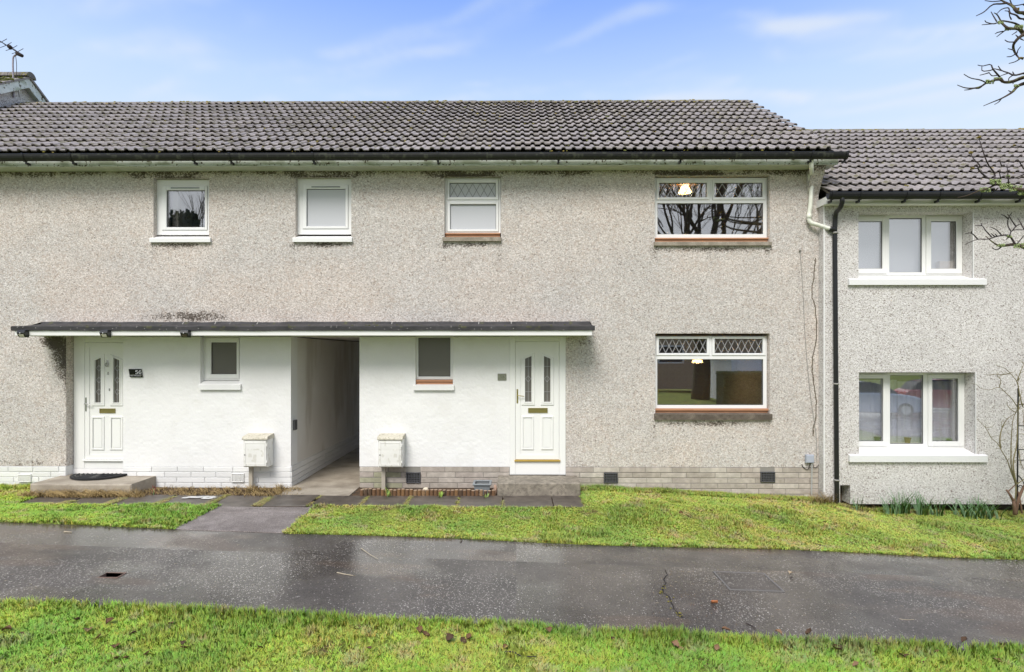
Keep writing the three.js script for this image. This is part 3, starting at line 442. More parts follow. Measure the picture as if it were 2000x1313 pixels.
// ------------------------------------------------------------------ the main terrace: number 56 and its neighbour share one front
const X_L = -11.3, X_P = X(702), X_P0 = X(568), X_R = X(1599), PLINTH = Y(912), EAVE_Y = 5.68, EAVE_Z = 0.33, CAN_Y = 2.69, WALL_TOP = 5.52, DEPTH = -6.6;
const FASCIA_Z = 0.28, FASCIA_B = 5.476;
const win = {
  a: { frame: [303, 351, 410, 459], z: -0.09, vent: [333, 366, 389, 368], lights: [{ sash: [316.5, 363.5, 405, 449.5], pane: [325, 371.5, 400, 444] }], sill: [291, 465, 410, 473], sillMat: M.whiteSill, sillLift: 0.055 },
  b: { frame: [579, 349, 688, 458], z: -0.09, vent: [608, 364, 664, 366], lights: [{ sash: [591, 361, 680, 447], pane: [598.5, 369, 674.7, 442], glass: M.frosted }], sill: [571, 464.5, 687, 472.5], sillMat: M.whiteSill, sillLift: 0.055 },
  c: { frame: [868, 348, 978, 455.5], z: -0.09, lights: [{ sash: [873.6, 351, 973.7, 390.6], pane: [878, 357, 968, 385], glass: M.frosted, lead: 6 }, { sash: [873.6, 394.5, 973.7, 453], pane: [879, 399, 968.8, 448], glass: M.frosted }], timber: [869, 455.6, 977, 461], sill: [864, 463, 979, 471] },
  d: { frame: [1278, 347.5, 1498, 464.7], z: -0.09, lights: [{ sash: [1281.8, 351.6, 1386, 390.6], pane: [1287, 357, 1381, 385.4], lead: 6, leadMat: M.leadLight }, { sash: [1391.5, 351.6, 1494.5, 390.6], pane: [1395.7, 357, 1489.8, 385.4], lead: 6, leadMat: M.leadLight }, { pane: [1284.4, 397, 1491, 457.7] }], timber: [1279, 465, 1500, 470.5], sill: [1278, 472, 1508, 479.5] },
  e: { frame: [1278, 656.5, 1498, 798], z: -0.09, lights: [{ sash: [1281.5, 657.8, 1386, 694.6], pane: [1287, 662, 1381, 690], lead: 7, leadMat: M.leadLight }, { sash: [1391, 657.8, 1495, 694.6], pane: [1396, 662, 1490, 690], lead: 7, leadMat: M.leadLight }, { pane: [1284, 702, 1491, 791.5] }], timber: [1279, 798.5, 1500, 806], sill: [1279, 809, 1509, 820.5], sillMat: M.darkSill },
  f: { frame: [397, 657, 470, 743], z: -0.1, mat: M.upvcWarm, lights: [{ sash: [402, 660, 467.5, 740], pane: [412, 669, 462, 731], glass: M.obscure }], sill: [388, 751.5, 469, 761.6], sillMat: M.whiteSill, sillLift: 0.06 },
  g: { frame: [811, 656.6, 885, 741.5], z: -0.07, lights: [{ pane: [817, 660, 879.5, 735.7], glass: M.obscure }], timber: [811, 742, 885, 749.5], sill: [807, 753, 886.5, 762.5], sillMat: M.whiteSill, sillLift: 0.02 },
};
const hole = (px0, py0, px1, py1) => R([px0, py0, px1, py1], 0);
const holesLeft = [hole(299.5, 347, 408, 466), hole(577, 345.5, 686, 465)], holesMid = [hole(868, 344, 978.5, 465), hole(1279, 342.5, 1503.5, 474), hole(1280, 651.5, 1503.5, 811)];

const VENTS = [[35, 926.5, 60, 942], [451.5, 925, 476, 942], [793, 923, 821, 943.5], [1179.5, 924, 1206.5, 943], [1486, 922, 1514, 941.5]], ventHole = (a) => grow(R(a, 0), -0.014), ventCut = VENTS.map((a) => R(a, 0.02));   // openings into the space under the floors
// ---- number 56
const h56 = thing('terraced_house', 'roughcast terraced house with white lower wall and covered passage, numbered 56', 'house', [X_L, 0.1, 0]);
seed(101);
put(h56, 'roughcast_wall', wallWithHoles([[X_L, PLINTH], [X(129), PLINTH], [X(129), CAN_Y], [X_P, CAN_Y], [X_P, WALL_TOP], [X_L, WALL_TOP]], holesLeft, -0.28, 0), M.dash);
put(h56, 'porch_return', box(X(129) - 0.002, X(129) - 0.28, PLINTH, CAN_Y, -0.4, -0.281), M.dash);
put(h56, 'rendered_wall', wallWithHoles([[X(240), PLINTH - 0.002], [X_P0, PLINTH - 0.002], [X_P0, CAN_Y - 0.01], [X(468), CAN_Y - 0.01], [X(468), Y(753)], [X(391), Y(753)], [X(391), CAN_Y - 0.01], [X(240), CAN_Y - 0.01]], [], -0.28, 0.0), M.render);
put(h56, 'passage_wall', box(X_P0 - 0.2, X_P0 - 0.003, 0.0, CAN_Y - 0.02, DEPTH, -0.281), M.passage);
put(h56, 'passage_ceiling', box(X_P0 - 0.1, X_P + 0.1, CAN_Y + 0.0, CAN_Y + 0.12, DEPTH, -0.281), M.passage);
put(h56, 'passage_lintel', box(X_P0, X_P, CAN_Y - 0.012, CAN_Y - 0.001, -0.28, -0.02), M.passage);
put(h56, 'rear_wall', wallWithHoles([[X_L, 0], [X_P0, 0], [X_P0, CAN_Y - 0.02], [X_P, CAN_Y - 0.02], [X_P, WALL_TOP], [X_L, WALL_TOP]], [], DEPTH - 0.25, DEPTH - 0.001), M.dash);
for (const g of [box(X_L, X_L + 0.2, 0, WALL_TOP, DEPTH, -0.281), box(X_P - 0.1, X_P - 0.001, CAN_Y + 0.13, WALL_TOP, DEPTH, -0.281), box(-6.0, -5.9, 0.1, WALL_TOP, DEPTH, -0.281)]) put(h56, 'party_wall', g, M.plaster);
for (const g of [box(X_L + 0.2, X_P0 - 0.2, CAN_Y + 0.0, CAN_Y + 0.11, DEPTH, -0.282), box(X_L + 0.2, X_P0 - 0.2, 0.3, 0.42, DEPTH, -0.41), box(X_L, X_P, WALL_TOP - 0.1, WALL_TOP - 0.01, DEPTH, -0.283)]) put(h56, 'floor', g, M.plaster);
{ // painted brick plinth
  const p = put(h56, 'plinth', [wallWithHoles([[X_L, -0.1], [X(129), -0.1], [X(129), PLINTH - 0.006], [X_L, PLINTH - 0.006]], [ventHole(VENTS[0])], -0.28, -0.002), wallWithHoles([[X(240), -0.1], [X_P0, -0.1], [X_P0, PLINTH - 0.006], [X(240), PLINTH - 0.006]], [ventHole(VENTS[1])], -0.28, -0.002), box(X_P0 - 0.2, X_P0 - 0.002, -0.1, PLINTH - 0.1, DEPTH, -0.28)], M.mortarPaint);
  bricks(p, X_L, X(129), PLINTH - 0.004, 5, 0.01, M.brickPaint, null, ventCut); bricks(p, X(240), X_P0, PLINTH - 0.004, 5, 0.01, M.brickPaint, null, ventCut);
  const H = 0.0905, o = origin.get(p); for (let r = 0; r < 5; r++) { let z = 0.008; while (z > DEPTH + 0.1) { const l = z > 0 && r % 2 ? 0.3 : rr(0.42, 0.5), g = bbox(X_P0 - 0.06, X_P0 + 0.014 + rr(-0.002, 0.003), PLINTH - (r + 1) * H + 0.005, PLINTH - r * H - 0.005, z - l + 0.005, z - 0.004, 0.004); g.translate(-o.x, -o.y, -o.z); const m = flagShadow(new THREE.Mesh(g, pick(M.brickPaint))); m.name = 'brick'; p.add(m); z -= l; } }
}
airBrick(h56, [35, 926.5, 60, 942], 0.026, M.upvcWarm, 8, 6); airBrick(h56, [451.5, 925, 476, 942], 0.026, M.upvcWarm, 8, 6);
for (const k of ['a', 'b', 'f']) window_(h56, win[k]);
{ const d = door_(h56, { z: -0.15, outer: [143, 657, 262, 915], leaf: [165, 669.5, 254, 897.5], panes: [{ r: [185.5, 698, 198.5, 787], lean: -1 }, { r: [221.5, 698, 234.5, 787], lean: 1 }], panels: [[179, 813.5, 204, 879], [215, 813.5, 240, 879]], letterbox: [195, 798.5, 225, 806.5], handle: [168.5, 790], handleMat: M.chrome, metal: M.brass, glass: M.glassDark ?? M.obscure, diamonds: [0.24, 0.5, 0.76], thresholdMat: M.upvcWarm });
  const k = at(209.5, 711, -0.164), ring = new THREE.TorusGeometry(0.028, 0.008, 8, 18); ring.scale(0.85, 1.1, 1); ring.translate(k.x, k.y - 0.012, k.z + 0.018);
  put(d, 'knocker', [ring.toNonIndexed(), bbox(k.x - 0.014, k.x + 0.014, k.y - 0.005, k.y + 0.065, k.z, k.z + 0.016, 0.005), bbox(k.x - 0.02, k.x + 0.02, k.y - 0.052, k.y - 0.03, k.z, k.z + 0.018, 0.005)], M.chrome);
  const s = at(211, 729.5, -0.164), q = at(214, 761, -0.164); put(d, 'spyhole', [bbox(s.x - 0.01, s.x + 0.012, s.y - 0.025, s.y + 0.025, s.z, s.z + 0.01, 0.003), bbox(q.x - 0.01, q.x + 0.008, q.y - 0.022, q.y + 0.022, q.z, q.z + 0.012, 0.003)], M.chrome);
  put(h56, 'door_upstand', box(X(129) + 0.001, X(262, -0.15), 0.0, Y(915, -0.15, 200) - 0.002, -0.28, -0.145), M.render); }
put(h56, 'fascia', box(X_L, X_P, FASCIA_B, EAVE_Y - 0.06, FASCIA_Z - 0.02, FASCIA_Z), M.fascia);
put(h56, 'soffit', box(X_L, X_P, FASCIA_B + 0.004, FASCIA_B + 0.016, 0.002, FASCIA_Z - 0.021), M.soffit);
seed(5); tiledRoof(h56, X_L, X_P, EAVE_Y, EAVE_Z, ROWS, { mossy: 0.9, firstPiece: -8.55 });
backSlope(h56, X_L, X_P, EAVE_Y - 0.06, EAVE_Z);
gutter(h56, X_L, X_P - 0.002, 5.625, 0.405, M.gutterOld, 0, [48, 140, 378, 450, 612]);
structure('passage_floor', boxUV(new THREE.BoxGeometry(X_P - X_P0 - 0.015, 0.1, 7.2).translate((X_P + X_P0) / 2 + 0.005, 0.09, -3.0)), M.concrete);
{ const f = thing('garden_fence', 'upright board fence in the rear garden beyond the passage', 'fence', [-3, 0, -13]); for (let k = 0; k < 26; k++) put(f, 'board', bbox(-6.2 + k * 0.2, -6.015 + k * 0.2, -0.75, 1.5 + 0.02 * hash(k, 4), -13.02, -13, 0.004), M.timber); put(f, 'rail', box(-6.2, -1, 1.1, 1.2, -13.07, -13.021), M.timber); }

// ---- the middle house
const h54 = thing('terraced_house', 'roughcast terraced house with leaded windows, brown timber sills and grey brick base', 'house', [X_P, 0, 0]);
put(h54, 'roughcast_wall', wallWithHoles([[X_P, CAN_Y], [X(1104.5), CAN_Y], [X(1104.5), PLINTH], [X_R, PLINTH], [X_R, WALL_TOP], [X_P, WALL_TOP]], holesMid, -0.28, 0), M.dash);
put(h54, 'rendered_wall', wallWithHoles([[X_P, PLINTH], [X(995.5), PLINTH], [X(995.5), CAN_Y - 0.01], [X(884.5), CAN_Y - 0.01], [X(884.5), Y(754)], [X(811.5), Y(754)], [X(811.5), CAN_Y - 0.01], [X_P, CAN_Y - 0.01]], [], -0.28, 0.0), M.render);
put(h54, 'passage_wall', box(X_P + 0.003, X_P + 0.2, 0.0, CAN_Y - 0.02, DEPTH, -0.281), M.passage);
put(h54, 'rear_wall', box(X_P + 0.002, X_R, 0, WALL_TOP, DEPTH - 0.25, DEPTH - 0.001), M.dash);
for (const g of [box(X_R - 0.2, X_R, -0.2, WALL_TOP, DEPTH, -0.281), box(X_P + 0.001, X_P + 0.1, CAN_Y + 0.13, WALL_TOP, DEPTH, -0.281), box(1.7, 1.8, 0.1, WALL_TOP, DEPTH, -0.281), box(1.8, X_R - 0.2, 0.1, WALL_TOP, -4.6, -4.5)]) put(h54, 'party_wall', g, M.plaster);
for (const g of [box(X_P + 0.2, X_R - 0.2, 2.75, 2.9, DEPTH, -0.282), box(X_P + 0.2, X_R - 0.2, 0.3, 0.42, DEPTH, -0.282), box(X_P + 0.1, X_R, WALL_TOP - 0.1, WALL_TOP - 0.01, DEPTH, -0.283)]) put(h54, 'floor', g, M.carpet);
{ const p = put(h54, 'plinth', [wallWithHoles([[X_P, -0.3], [X(995.5), -0.3], [X(995.5), PLINTH - 0.006], [X_P, PLINTH - 0.006]], [ventHole(VENTS[2])], -0.28, -0.004), box(X(995.5), X(1104.5), -0.3, 0.3, -0.28, -0.06), wallWithHoles([[X(1104.5), -0.3], [X_R, -0.3], [X_R, PLINTH - 0.006], [X(1104.5), PLINTH - 0.006]], [ventHole(VENTS[3]), ventHole(VENTS[4])], -0.28, -0.004)], M.mortar); seed(41);
  bricks(p, X_P, X(995), PLINTH - 0.003, 5, 0.004, M.brick, (x, r) => (x < -2.3 && r > 0 && rnd() < 0.7) || (r > 3 && rnd() < 0.4), ventCut); bricks(p, X(1104.5), X_R - 0.002, PLINTH - 0.003, 7, 0.004, M.brick, (x, r) => r > 2 && x < 2 && rnd() < 0.6, ventCut); }
airBrick(h54, [793, 923, 821, 943.5], 0.02, M.ventGrey, 8, 5); airBrick(h54, [1179.5, 924, 1206.5, 943], 0.02, M.ventGrey, 8, 5); airBrick(h54, [1486, 922, 1514, 941.5], 0.02, M.ventGrey, 8, 5);
for (const k of ['c', 'd', 'e', 'g']) window_(h54, win[k]);
door_(h54, { z: 0.012, outer: [995.6, 657, 1105, 928], leaf: [1007, 667, 1092, 898], panes: [{ r: [1025, 695, 1038.5, 785.5], lean: -1 }, { r: [1062, 695, 1075.5, 785.5], lean: 1 }], panels: [[1019, 812.5, 1042.5, 878.5], [1057, 812.5, 1080.5, 878.5]], letterbox: [1032, 797.5, 1069, 806], handle: [1010.5, 774], handleMat: M.brass, metal: M.brass, glass: M.obscure, diamonds: [0.5], cross: [0.22, 0.77] });
put(h54, 'fascia', box(X_P + 0.001, X_R + 0.15, FASCIA_B, EAVE_Y - 0.06, FASCIA_Z - 0.02, FASCIA_Z), M.fascia);
put(h54, 'soffit', box(X_P + 0.001, X_R + 0.15, FASCIA_B + 0.004, FASCIA_B + 0.016, 0.002, FASCIA_Z - 0.021), M.soffit);
const X_V = X_R + 0.17;
seed(6); tiledRoof(h54, X_P, X_V, EAVE_Y, EAVE_Z, ROWS, { mossy: 1 });
{ const [ry, rz] = backSlope(h54, X_P, X_V, EAVE_Y - 0.06, EAVE_Z);
  const s = new THREE.Shape([V(-0.2, WALL_TOP - 0.8), V(0.28, EAVE_Y - 0.13), V(-rz * -1, ry - 0.14), V(rz * 2 + 0.1, EAVE_Y - 0.13), V(DEPTH, WALL_TOP - 0.8)].map((v) => new THREE.Vector2(-v.x, v.y)));
  const g = new THREE.ExtrudeGeometry(s, { depth: 0.2, bevelEnabled: false }); g.rotateY(Math.PI / 2); g.translate(X_R - 0.201, 0, 0); put(h54, 'gable_wall', boxUV(g), M.dash);
  put(h54, 'barge_board', prismX([[0.28, FASCIA_B], [0.28, EAVE_Y - 0.04], [rz, ry - 0.04], [rz, ry - 0.2]], X_R + 0.152, X_R + 0.168), M.fascia); }
gutter(h54, X_P, X(1655, 0.405), 5.625, 0.405, M.gutterOld, 0, [855, 1091, 1330, 1585, 1652]);
{ // white downpipe from the eaves across to the neighbour's black pipe
  const q = (px, py, z) => at(px, py, z), p = put(h54, 'downpipe', tube([q(1585, 310, 0.36), q(1585, 330, 0.3), q(1585.5, 345, 0.07), q(1583, 400, 0.06), q(1580, 428, 0.06), q(1584, 435, 0.07), q(1600, 440, 0.1), q(1622, 447, 0.2)], 0.034, 0.034, 12, 40), M.pipeWhite);
  put(p, 'collar', [tube([q(1583.2, 340, 0.09), q(1583.2, 352, 0.062)], 0.04, 0.04, 12, 2), tube([q(1580.8, 418, 0.06), q(1580.2, 427, 0.06)], 0.04, 0.04, 12, 2)], M.pipeWhite); }
// telephone cable on the wall and junction box with its conduit
{ const t = single('wall_cable', 'thin dark cable running down the roughcast from a bracket', 'cable', [tube([at(1563, 490, 0.012), at(1568, 560, 0.012), at(1573, 660, 0.012), at(1583, 770, 0.012), at(1594, 850, 0.012), at(1596, 905, 0.012)], 0.004, 0.004, 5, 30), tube([at(1563, 486, 0), at(1563, 490, 0.03)], 0.016, 0.016, 8, 2)], M.cable);
  const p = at(1583, 897, 0.03), jb = thing('junction_box', 'small grey junction box on the brick base by the corner', 'junction box', [p.x, -0.05, 0]);
  const b = R([1575, 889, 1591, 905], 0.06); put(jb, 'body', bbox(b.x0, b.x1, b.y0, b.y1, 0.004, 0.06, 0.008), std({ color: lin(0.36, 0.39, 0.45), roughness: 0.5 })); put(jb, 'cover', bbox(b.x0 + 0.01, b.x1 - 0.01, b.y0 + 0.01, b.y1 - 0.01, 0.06, 0.066, 0.003), std({ color: lin(0.4, 0.43, 0.5), roughness: 0.5 }));
  put(jb, 'conduit', tube([at(1586, 905, 0.03), at(1586, 920, 0.03), at(1585, 972, 0.03)], 0.012, 0.012, 8, 8), std({ color: lin(0.4, 0.4, 0.39), roughness: 0.5 }));
  put(jb, 'cable', [tube([at(1583, 905, 0.03), at(1578, 917, 0.025), at(1570, 914, 0.012), at(1566, 907, 0.012)], 0.006, 0.006, 6, 14), tube([at(1586, 905, 0.03), at(1592, 914, 0.025), at(1600, 908, 0.012)], 0.005, 0.005, 6, 12)], M.black); }

// ---- the lower house at the end
const XR2 = 14, Z2 = 0.15, E2Y = 4.985, E2Z = 0.38, X2L = X_R + 0.002, TOP2 = 4.86, BASE2 = Y(985, Z2, 1800);
const h52 = thing('terraced_house', 'lower pale roughcast house with black downpipe and wide white sills', 'house', [X2L, -0.3, Z2]);
const o8 = R([1677, 414.5, 1900, 546.5], Z2), o9 = R([1678, 727.5, 1905, 891], Z2), notch = R([1641, 948, 1661, 983], Z2);
put(h52, 'roughcast_wall', wallWithHoles([[X2L, -0.45], [notch.x0, -0.45], [notch.x0, notch.y1], [notch.x1, notch.y1], [notch.x1, BASE2], [XR2, BASE2], [XR2, TOP2], [X2L, TOP2]], [o8, o9], Z2 - 0.24, Z2), M.paleDash);
{ const b = (o, s) => [bbox(o.x1, o.x1 + 0.018, o.y0, o.y1, Z2 - 0.01, Z2 + 0.006, 0.004)]; put(h52, 'corner_bead', bbox(X2L - 0.001, X2L + 0.02, 0.1, TOP2, Z2 - 0.01, Z2 + 0.006, 0.004), M.whiteSill); put(h52, 'corner_bead', b(o8), M.whiteSill); put(h52, 'corner_bead', b(o9), M.whiteSill); }
put(h52, 'footing', [box(notch.x0 - 0.1, XR2, -0.6, notch.y1 + 0.1, Z2 - 0.5, Z2 - 0.26)], std({ color: lin(0.075, 0.06, 0.05), roughness: 1 }));
for (const g of [box(X2L, X2L + 0.2, -0.3, TOP2, DEPTH, Z2 - 0.241), box(XR2 - 0.2, XR2, -0.3, TOP2, DEPTH, Z2 - 0.241), box(X2L, XR2, -0.3, TOP2, DEPTH - 0.2, DEPTH), box(X2L + 0.2, XR2 - 0.2, -0.3, TOP2, -3.6, -3.5)]) put(h52, 'party_wall', g, M.plaster);
for (const g of [box(X2L + 0.2, XR2 - 0.2, 2.1, 2.25, DEPTH, Z2 - 0.243), box(X2L + 0.2, XR2 - 0.2, -0.1, 0.02, DEPTH, Z2 - 0.243), box(X2L + 0.2, XR2 - 0.2, TOP2 - 0.1, TOP2 - 0.01, DEPTH, Z2 - 0.243)]) put(h52, 'floor', g, M.carpet);
const ZF = -0.07;
window_(h52, { frame: [1654, 420, 1881, 538.5], z: ZF, mat: M.upvcWarm, lights: [{ sash: [1660, 423, 1732, 535], pane: [1671, 432, 1724, 525] }, { pane: [1737.5, 426, 1801.5, 532] }, { sash: [1809, 423, 1879, 535], pane: [1819, 432, 1869, 525] }], sill: [1659, 545, 1928, 556.5], sillZ: Z2 + 0.05, sillMat: M.whiteSill, sillLift: 0.088 });
window_(h52, { frame: [1654, 728, 1885, 876], z: ZF, mat: M.upvcWarm, lights: [{ sash: [1661, 731, 1733, 872], pane: [1672, 739.5, 1725.5, 862.5] }, { pane: [1739, 733, 1804, 867.5] }, { sash: [1813, 731, 1883.5, 872], pane: [1821, 739.5, 1872.5, 862.5] }], sill: [1660, 890, 1930, 903], sillZ: Z2 + 0.05, sillMat: M.whiteSill, sillLift: 0.074 });
put(h52, 'fascia', [bbox(X2L - 0.04, XR2, 4.825, 4.95, 0.28, 0.3, 0.004)], M.white); put(h52, 'soffit', box(X2L - 0.03, XR2, 4.832, 4.845, 0.151, 0.279), M.white); put(h52, 'eaves_box', box(X2L - 0.04, X2L - 0.02, 4.835, 4.95, 0.002, 0.279), M.white);
seed(8); tiledRoof(h52, X2L, X2L + TILE_W * 28, E2Y, E2Z, ROWS, { mossy: 0.5 }); backSlope(h52, X2L, XR2, E2Y - 0.06, E2Z);
gutter(h52, X(1617, 0.43), XR2, 4.972, 0.43, M.black, 0, [1625, 1680, 1770, 1835, 1915, 1995]);
{ const q = at, p = put(h52, 'downpipe', tube([q(1645, 386, 0.43), q(1645, 398, 0.42), q(1640, 408, 0.34), q(1633, 416, 0.23), q(1631.5, 430, 0.2), q(1632, 600, 0.2), q(1633.5, 800, 0.2), q(1635, 1003, 0.2)], 0.036, 0.036, 12, 70), M.black);
  put(p, 'pipe_clip', [455, 750, 938].map((y) => tube([q(1632 + (y - 455) / 200, y - 1.6, 0.2), q(1632 + (y - 455) / 200, y + 1.6, 0.2)], 0.043, 0.043, 12, 2)), M.cable);
  put(p, 'branch', tube([q(1620, 446.5, 0.19), q(1632, 450, 0.2)], 0.042, 0.042, 12, 4), M.black); }

// ---- the higher neighbour whose gable rises past the end of the roof
{ const xg = X_L - 0.03, ry = EAVE_Y + SLOPE * Math.sin(PITCH) + 0.57, rz = EAVE_Z - SLOPE * Math.cos(PITCH), e = 3.7, dy = e * Math.tan(PITCH);
  const h = thing('terraced_house', 'higher neighbouring house whose mossy gable peeps over the roof end', 'house', [xg - 4, 0, -3]);
  const s = new THREE.Shape([[-(rz + 3.4), 0], [-(rz + 3.4), ry - 3.4 * Math.tan(PITCH) - 0.12], [-rz, ry - 0.12], [-(rz - 3.4), ry - 3.4 * Math.tan(PITCH) - 0.12], [-(rz - 3.4), 0]].map(([a, b]) => new THREE.Vector2(a, b)));
  const g = new THREE.ExtrudeGeometry(s, { depth: 8, bevelEnabled: false }); g.rotateY(Math.PI / 2); g.translate(xg - 8, 0, 0); put(h, 'wall', boxUV(g), M.paleDash);
  put(h, 'barge_board', [prismX([[rz + e, ry - dy - 0.2], [rz + e, ry - dy], [rz, ry], [rz - e, ry - dy], [rz - e, ry - dy - 0.2], [rz, ry - 0.2]], xg + 0.14, xg + 0.165)], M.fascia);
  put(h, 'verge_soffit', [prismX([[rz + e, ry - dy - 0.14], [rz + e, ry - dy - 0.12], [rz, ry - 0.12], [rz - e, ry - dy - 0.12], [rz - e, ry - dy - 0.14], [rz, ry - 0.14]], xg + 0.001, xg + 0.139)], M.soffit);
  const roof = put(h, 'roof', [prismX([[rz + e, ry - dy + 0.01], [rz + e, ry - dy + 0.06], [rz, ry + 0.06], [rz - e, ry - dy + 0.06], [rz - e, ry - dy + 0.01], [rz, ry + 0.01]], xg - 8, xg + 0.2)], M.tileTop[3]);
  for (let i = 0; i < 8; i++) { const c = new THREE.CylinderGeometry(0.13, 0.13, 0.44, 10, 1, false, 0, Math.PI); c.rotateZ(Math.PI / 2); c.translate(xg + 0.0 - i * 0.45, ry + 0.02, rz); put(roof, 'ridge_tile', boxUV(c.toNonIndexed()), M.ridge[i % 3]); }
  seed(77); const mo = []; for (let i = 0; i < 60; i++) { const c = mossClump(3, 0.04, 0.035), f = rnd(); c.translate(xg + rr(-0.3, 0.2), ry + 0.07 - f * 1.2 * Math.tan(PITCH), rz + f * 1.2); mo.push(c); } put(roof, 'moss', mo, M.moss[1]).userData.kind = 'stuff';
  // aerial on a cranked mast
  const A = (px, py, dz = 0) => at(px, py, rz + 0.25 + dz), ae = thing('tv_aerial', 'television aerial on a cranked pole above the far gable', 'aerial', [A(26, 190).x, A(26, 190).y, rz + 0.25]);
  const steel = std({ color: lin(0.3, 0.27, 0.3), metalness: 0.5, roughness: 0.5 });
  put(ae, 'mast', tube([A(26, 190), A(25.5, 150), A(25, 120), A(26.5, 110), A(32, 107), A(40, 106)], 0.018, 0.016, 8, 24), steel);
  put(ae, 'bracket', box(A(22, 0).x, A(31, 0).x, A(0, 176).y, A(0, 166).y, rz + 0.15, rz + 0.27), M.white);
  put(ae, 'boom', [tube([A(42, 108), A(20, 93), A(-8, 76)], 0.014, 0.012, 6, 4), tube([A(33, 104), A(43, 109)], 0.05, 0.04, 6, 2), tube([A(17, 90), A(21, 94)], 0.045, 0.045, 6, 2)], M.twig);
  for (const [x, y] of [[34, 101], [22, 95], [11, 89], [2, 82]]) put(ae, 'element', [tube([A(x - 11, y + 4, -0.15), A(x, y, 0), A(x + 11, y - 6, 0.2)], 0.006, 0.006, 5, 4), tube([A(x - 9, y - 7, 0.2), A(x, y, 0)], 0.005, 0.005, 5, 2)], M.twig);
  put(ae, 'cable', tube([A(30, 108), A(32, 125), A(32, 150), A(34, 165), A(37, 190)], 0.006, 0.006, 5, 12), M.twig); }

// ------------------------------------------------------------------ porch canopy, lights, signs
{ const zf = 0.6, x0 = X(21, zf), x1 = X(1162, zf), t = thing('porch_canopy', 'long flat felt-covered porch canopy with a white edge over both doors', 'canopy', [(x0 + x1) / 2, CAN_Y - 0.01, 0.3]);
  const yb = Y(655.5, zf), yf = Y(636.5, zf), yl = Y(644.5, zf), yw = Y(628);
  put(t, 'fascia', bbox(x0 + 0.04, x1 - 0.04, yb, yl, zf - 0.045, zf - 0.02, 0.004), M.white);
  put(t, 'soffit', box(x0 + 0.042, x1 - 0.042, yb + 0.008, yb + 0.02, 0.002, zf - 0.046), M.soffit);
  put(t, 'end_board', [bbox(x0 + 0.04, x0 + 0.06, yb, yl, 0.002, zf - 0.046, 0.003), bbox(x1 - 0.06, x1 - 0.04, yb, yl, 0.002, zf - 0.046, 0.003)], M.white);
  // felt: wavy drip edge, slope up to the wall with a turned-up flashing
  const n = 120, pos = [], idx = [], uv = []; const row = (x, k) => { const w = 0.012 * (fbm(x * 3.2, k, 4) - 0.5); return [[zf - 0.02, yl - 0.012 + w], [zf + 0.004, yl - 0.006 + w], [zf + 0.006, yf - 0.012 + w], [zf - 0.02, yf + w], [zf - 0.06, yf - 0.012 + w], [0.05, yw - 0.045 + w], [0.012, yw - 0.01 + w * 1.6], [0.002, yw - 0.004 + w * 1.6], [0.0, yl]]; };
  for (let i = 0; i <= n; i++) { const x = lerp(x0, x1, i / n), r = row(x, 1); r.forEach(([z, y], k) => { pos.push(x, y, z); uv.push(x, z + y); }); }
  const w = 9; for (let i = 0; i < n; i++) for (let k = 0; k < w - 1; k++) { const a = i * w + k; idx.push(a, a + 1, a + w, a + 1, a + w + 1, a + w); }
  for (const [b, f] of [[0, 1], [n * w, 0]]) for (let k = 1; k < w - 1; k++) idx.push(...(f ? [b, b + k + 1, b + k] : [b, b + k, b + k + 1]));
  const g = new THREE.BufferGeometry(); g.setAttribute('position', new THREE.Float32BufferAttribute(pos, 3)); g.setAttribute('uv', new THREE.Float32BufferAttribute(uv, 2)); g.setIndex(idx); const gn = g.toNonIndexed(); gn.computeVertexNormals(); put(t, 'felt', gn, M.felt);
  seed(3); const bits = []; for (let i = 0; i < 26; i++) { const c = mossClump(2, 0.012, rr(0.008, 0.016)); c.translate(rr(x0 + 1, x1 - 0.3), yf + 0.006 + rr(0, 0.02), rr(0.3, 0.55)); bits.push(c); } put(t, 'moss', bits, M.moss[1]).userData.kind = 'stuff';
  // small solar lights clipped to the edge
  const where = ['at the far outer end of the porch edge', 'above the door numbered 56', 'beside the small white-framed window'];
  [[45, 652.5], [206, 652.5], [362.5, 652.5]].forEach(([px, py], i) => { const c = at(px, py, zf + 0.02), l = thing('solar_light', 'small black solar security light ' + where[i], 'security light', [c.x, c.y - 0.06, zf + 0.02], 'solar lights on the porch edge');
    const body = prismX([[zf - 0.019, c.y - 0.055], [zf + 0.03, c.y - 0.055], [zf + 0.075, c.y + 0.015], [zf + 0.055, c.y + 0.055], [zf - 0.019, c.y + 0.062]], c.x - 0.06, c.x + 0.06); put(l, 'body', body, M.black);
    const p = new THREE.BoxGeometry(0.1, 0.004, 0.055); p.rotateX(0.13); p.translate(c.x, c.y + 0.062, zf + 0.018); put(l, 'solar_panel', boxUV(p), std({ color: lin(0.06, 0.07, 0.1), roughness: 0.15 }));
    const q = new THREE.BoxGeometry(0.075, 0.045, 0.004); q.rotateX(0.57); q.translate(c.x, c.y - 0.026, zf + 0.052); if (i < 2) put(l, 'lens', boxUV(q), std({ color: lin(0.6, 0.58, 0.48), roughness: 0.3 })); else put(l, 'lens', boxUV(q), std({ color: lin(0.08, 0.06, 0.045), roughness: 0.3 }));
    const s = new THREE.SphereGeometry(0.008, 8, 6); s.translate(c.x - 0.004, c.y + 0.012, zf + 0.076); put(l, 'sensor', s.toNonIndexed(), M.upvc); }); }
function printed(w, h, draw) { const c = document.createElement('canvas'); c.width = w; c.height = h; draw(c.getContext('2d'), w, h); const t = new THREE.CanvasTexture(c); t.colorSpace = THREE.SRGBColorSpace; t.magFilter = THREE.LinearFilter; return t; }
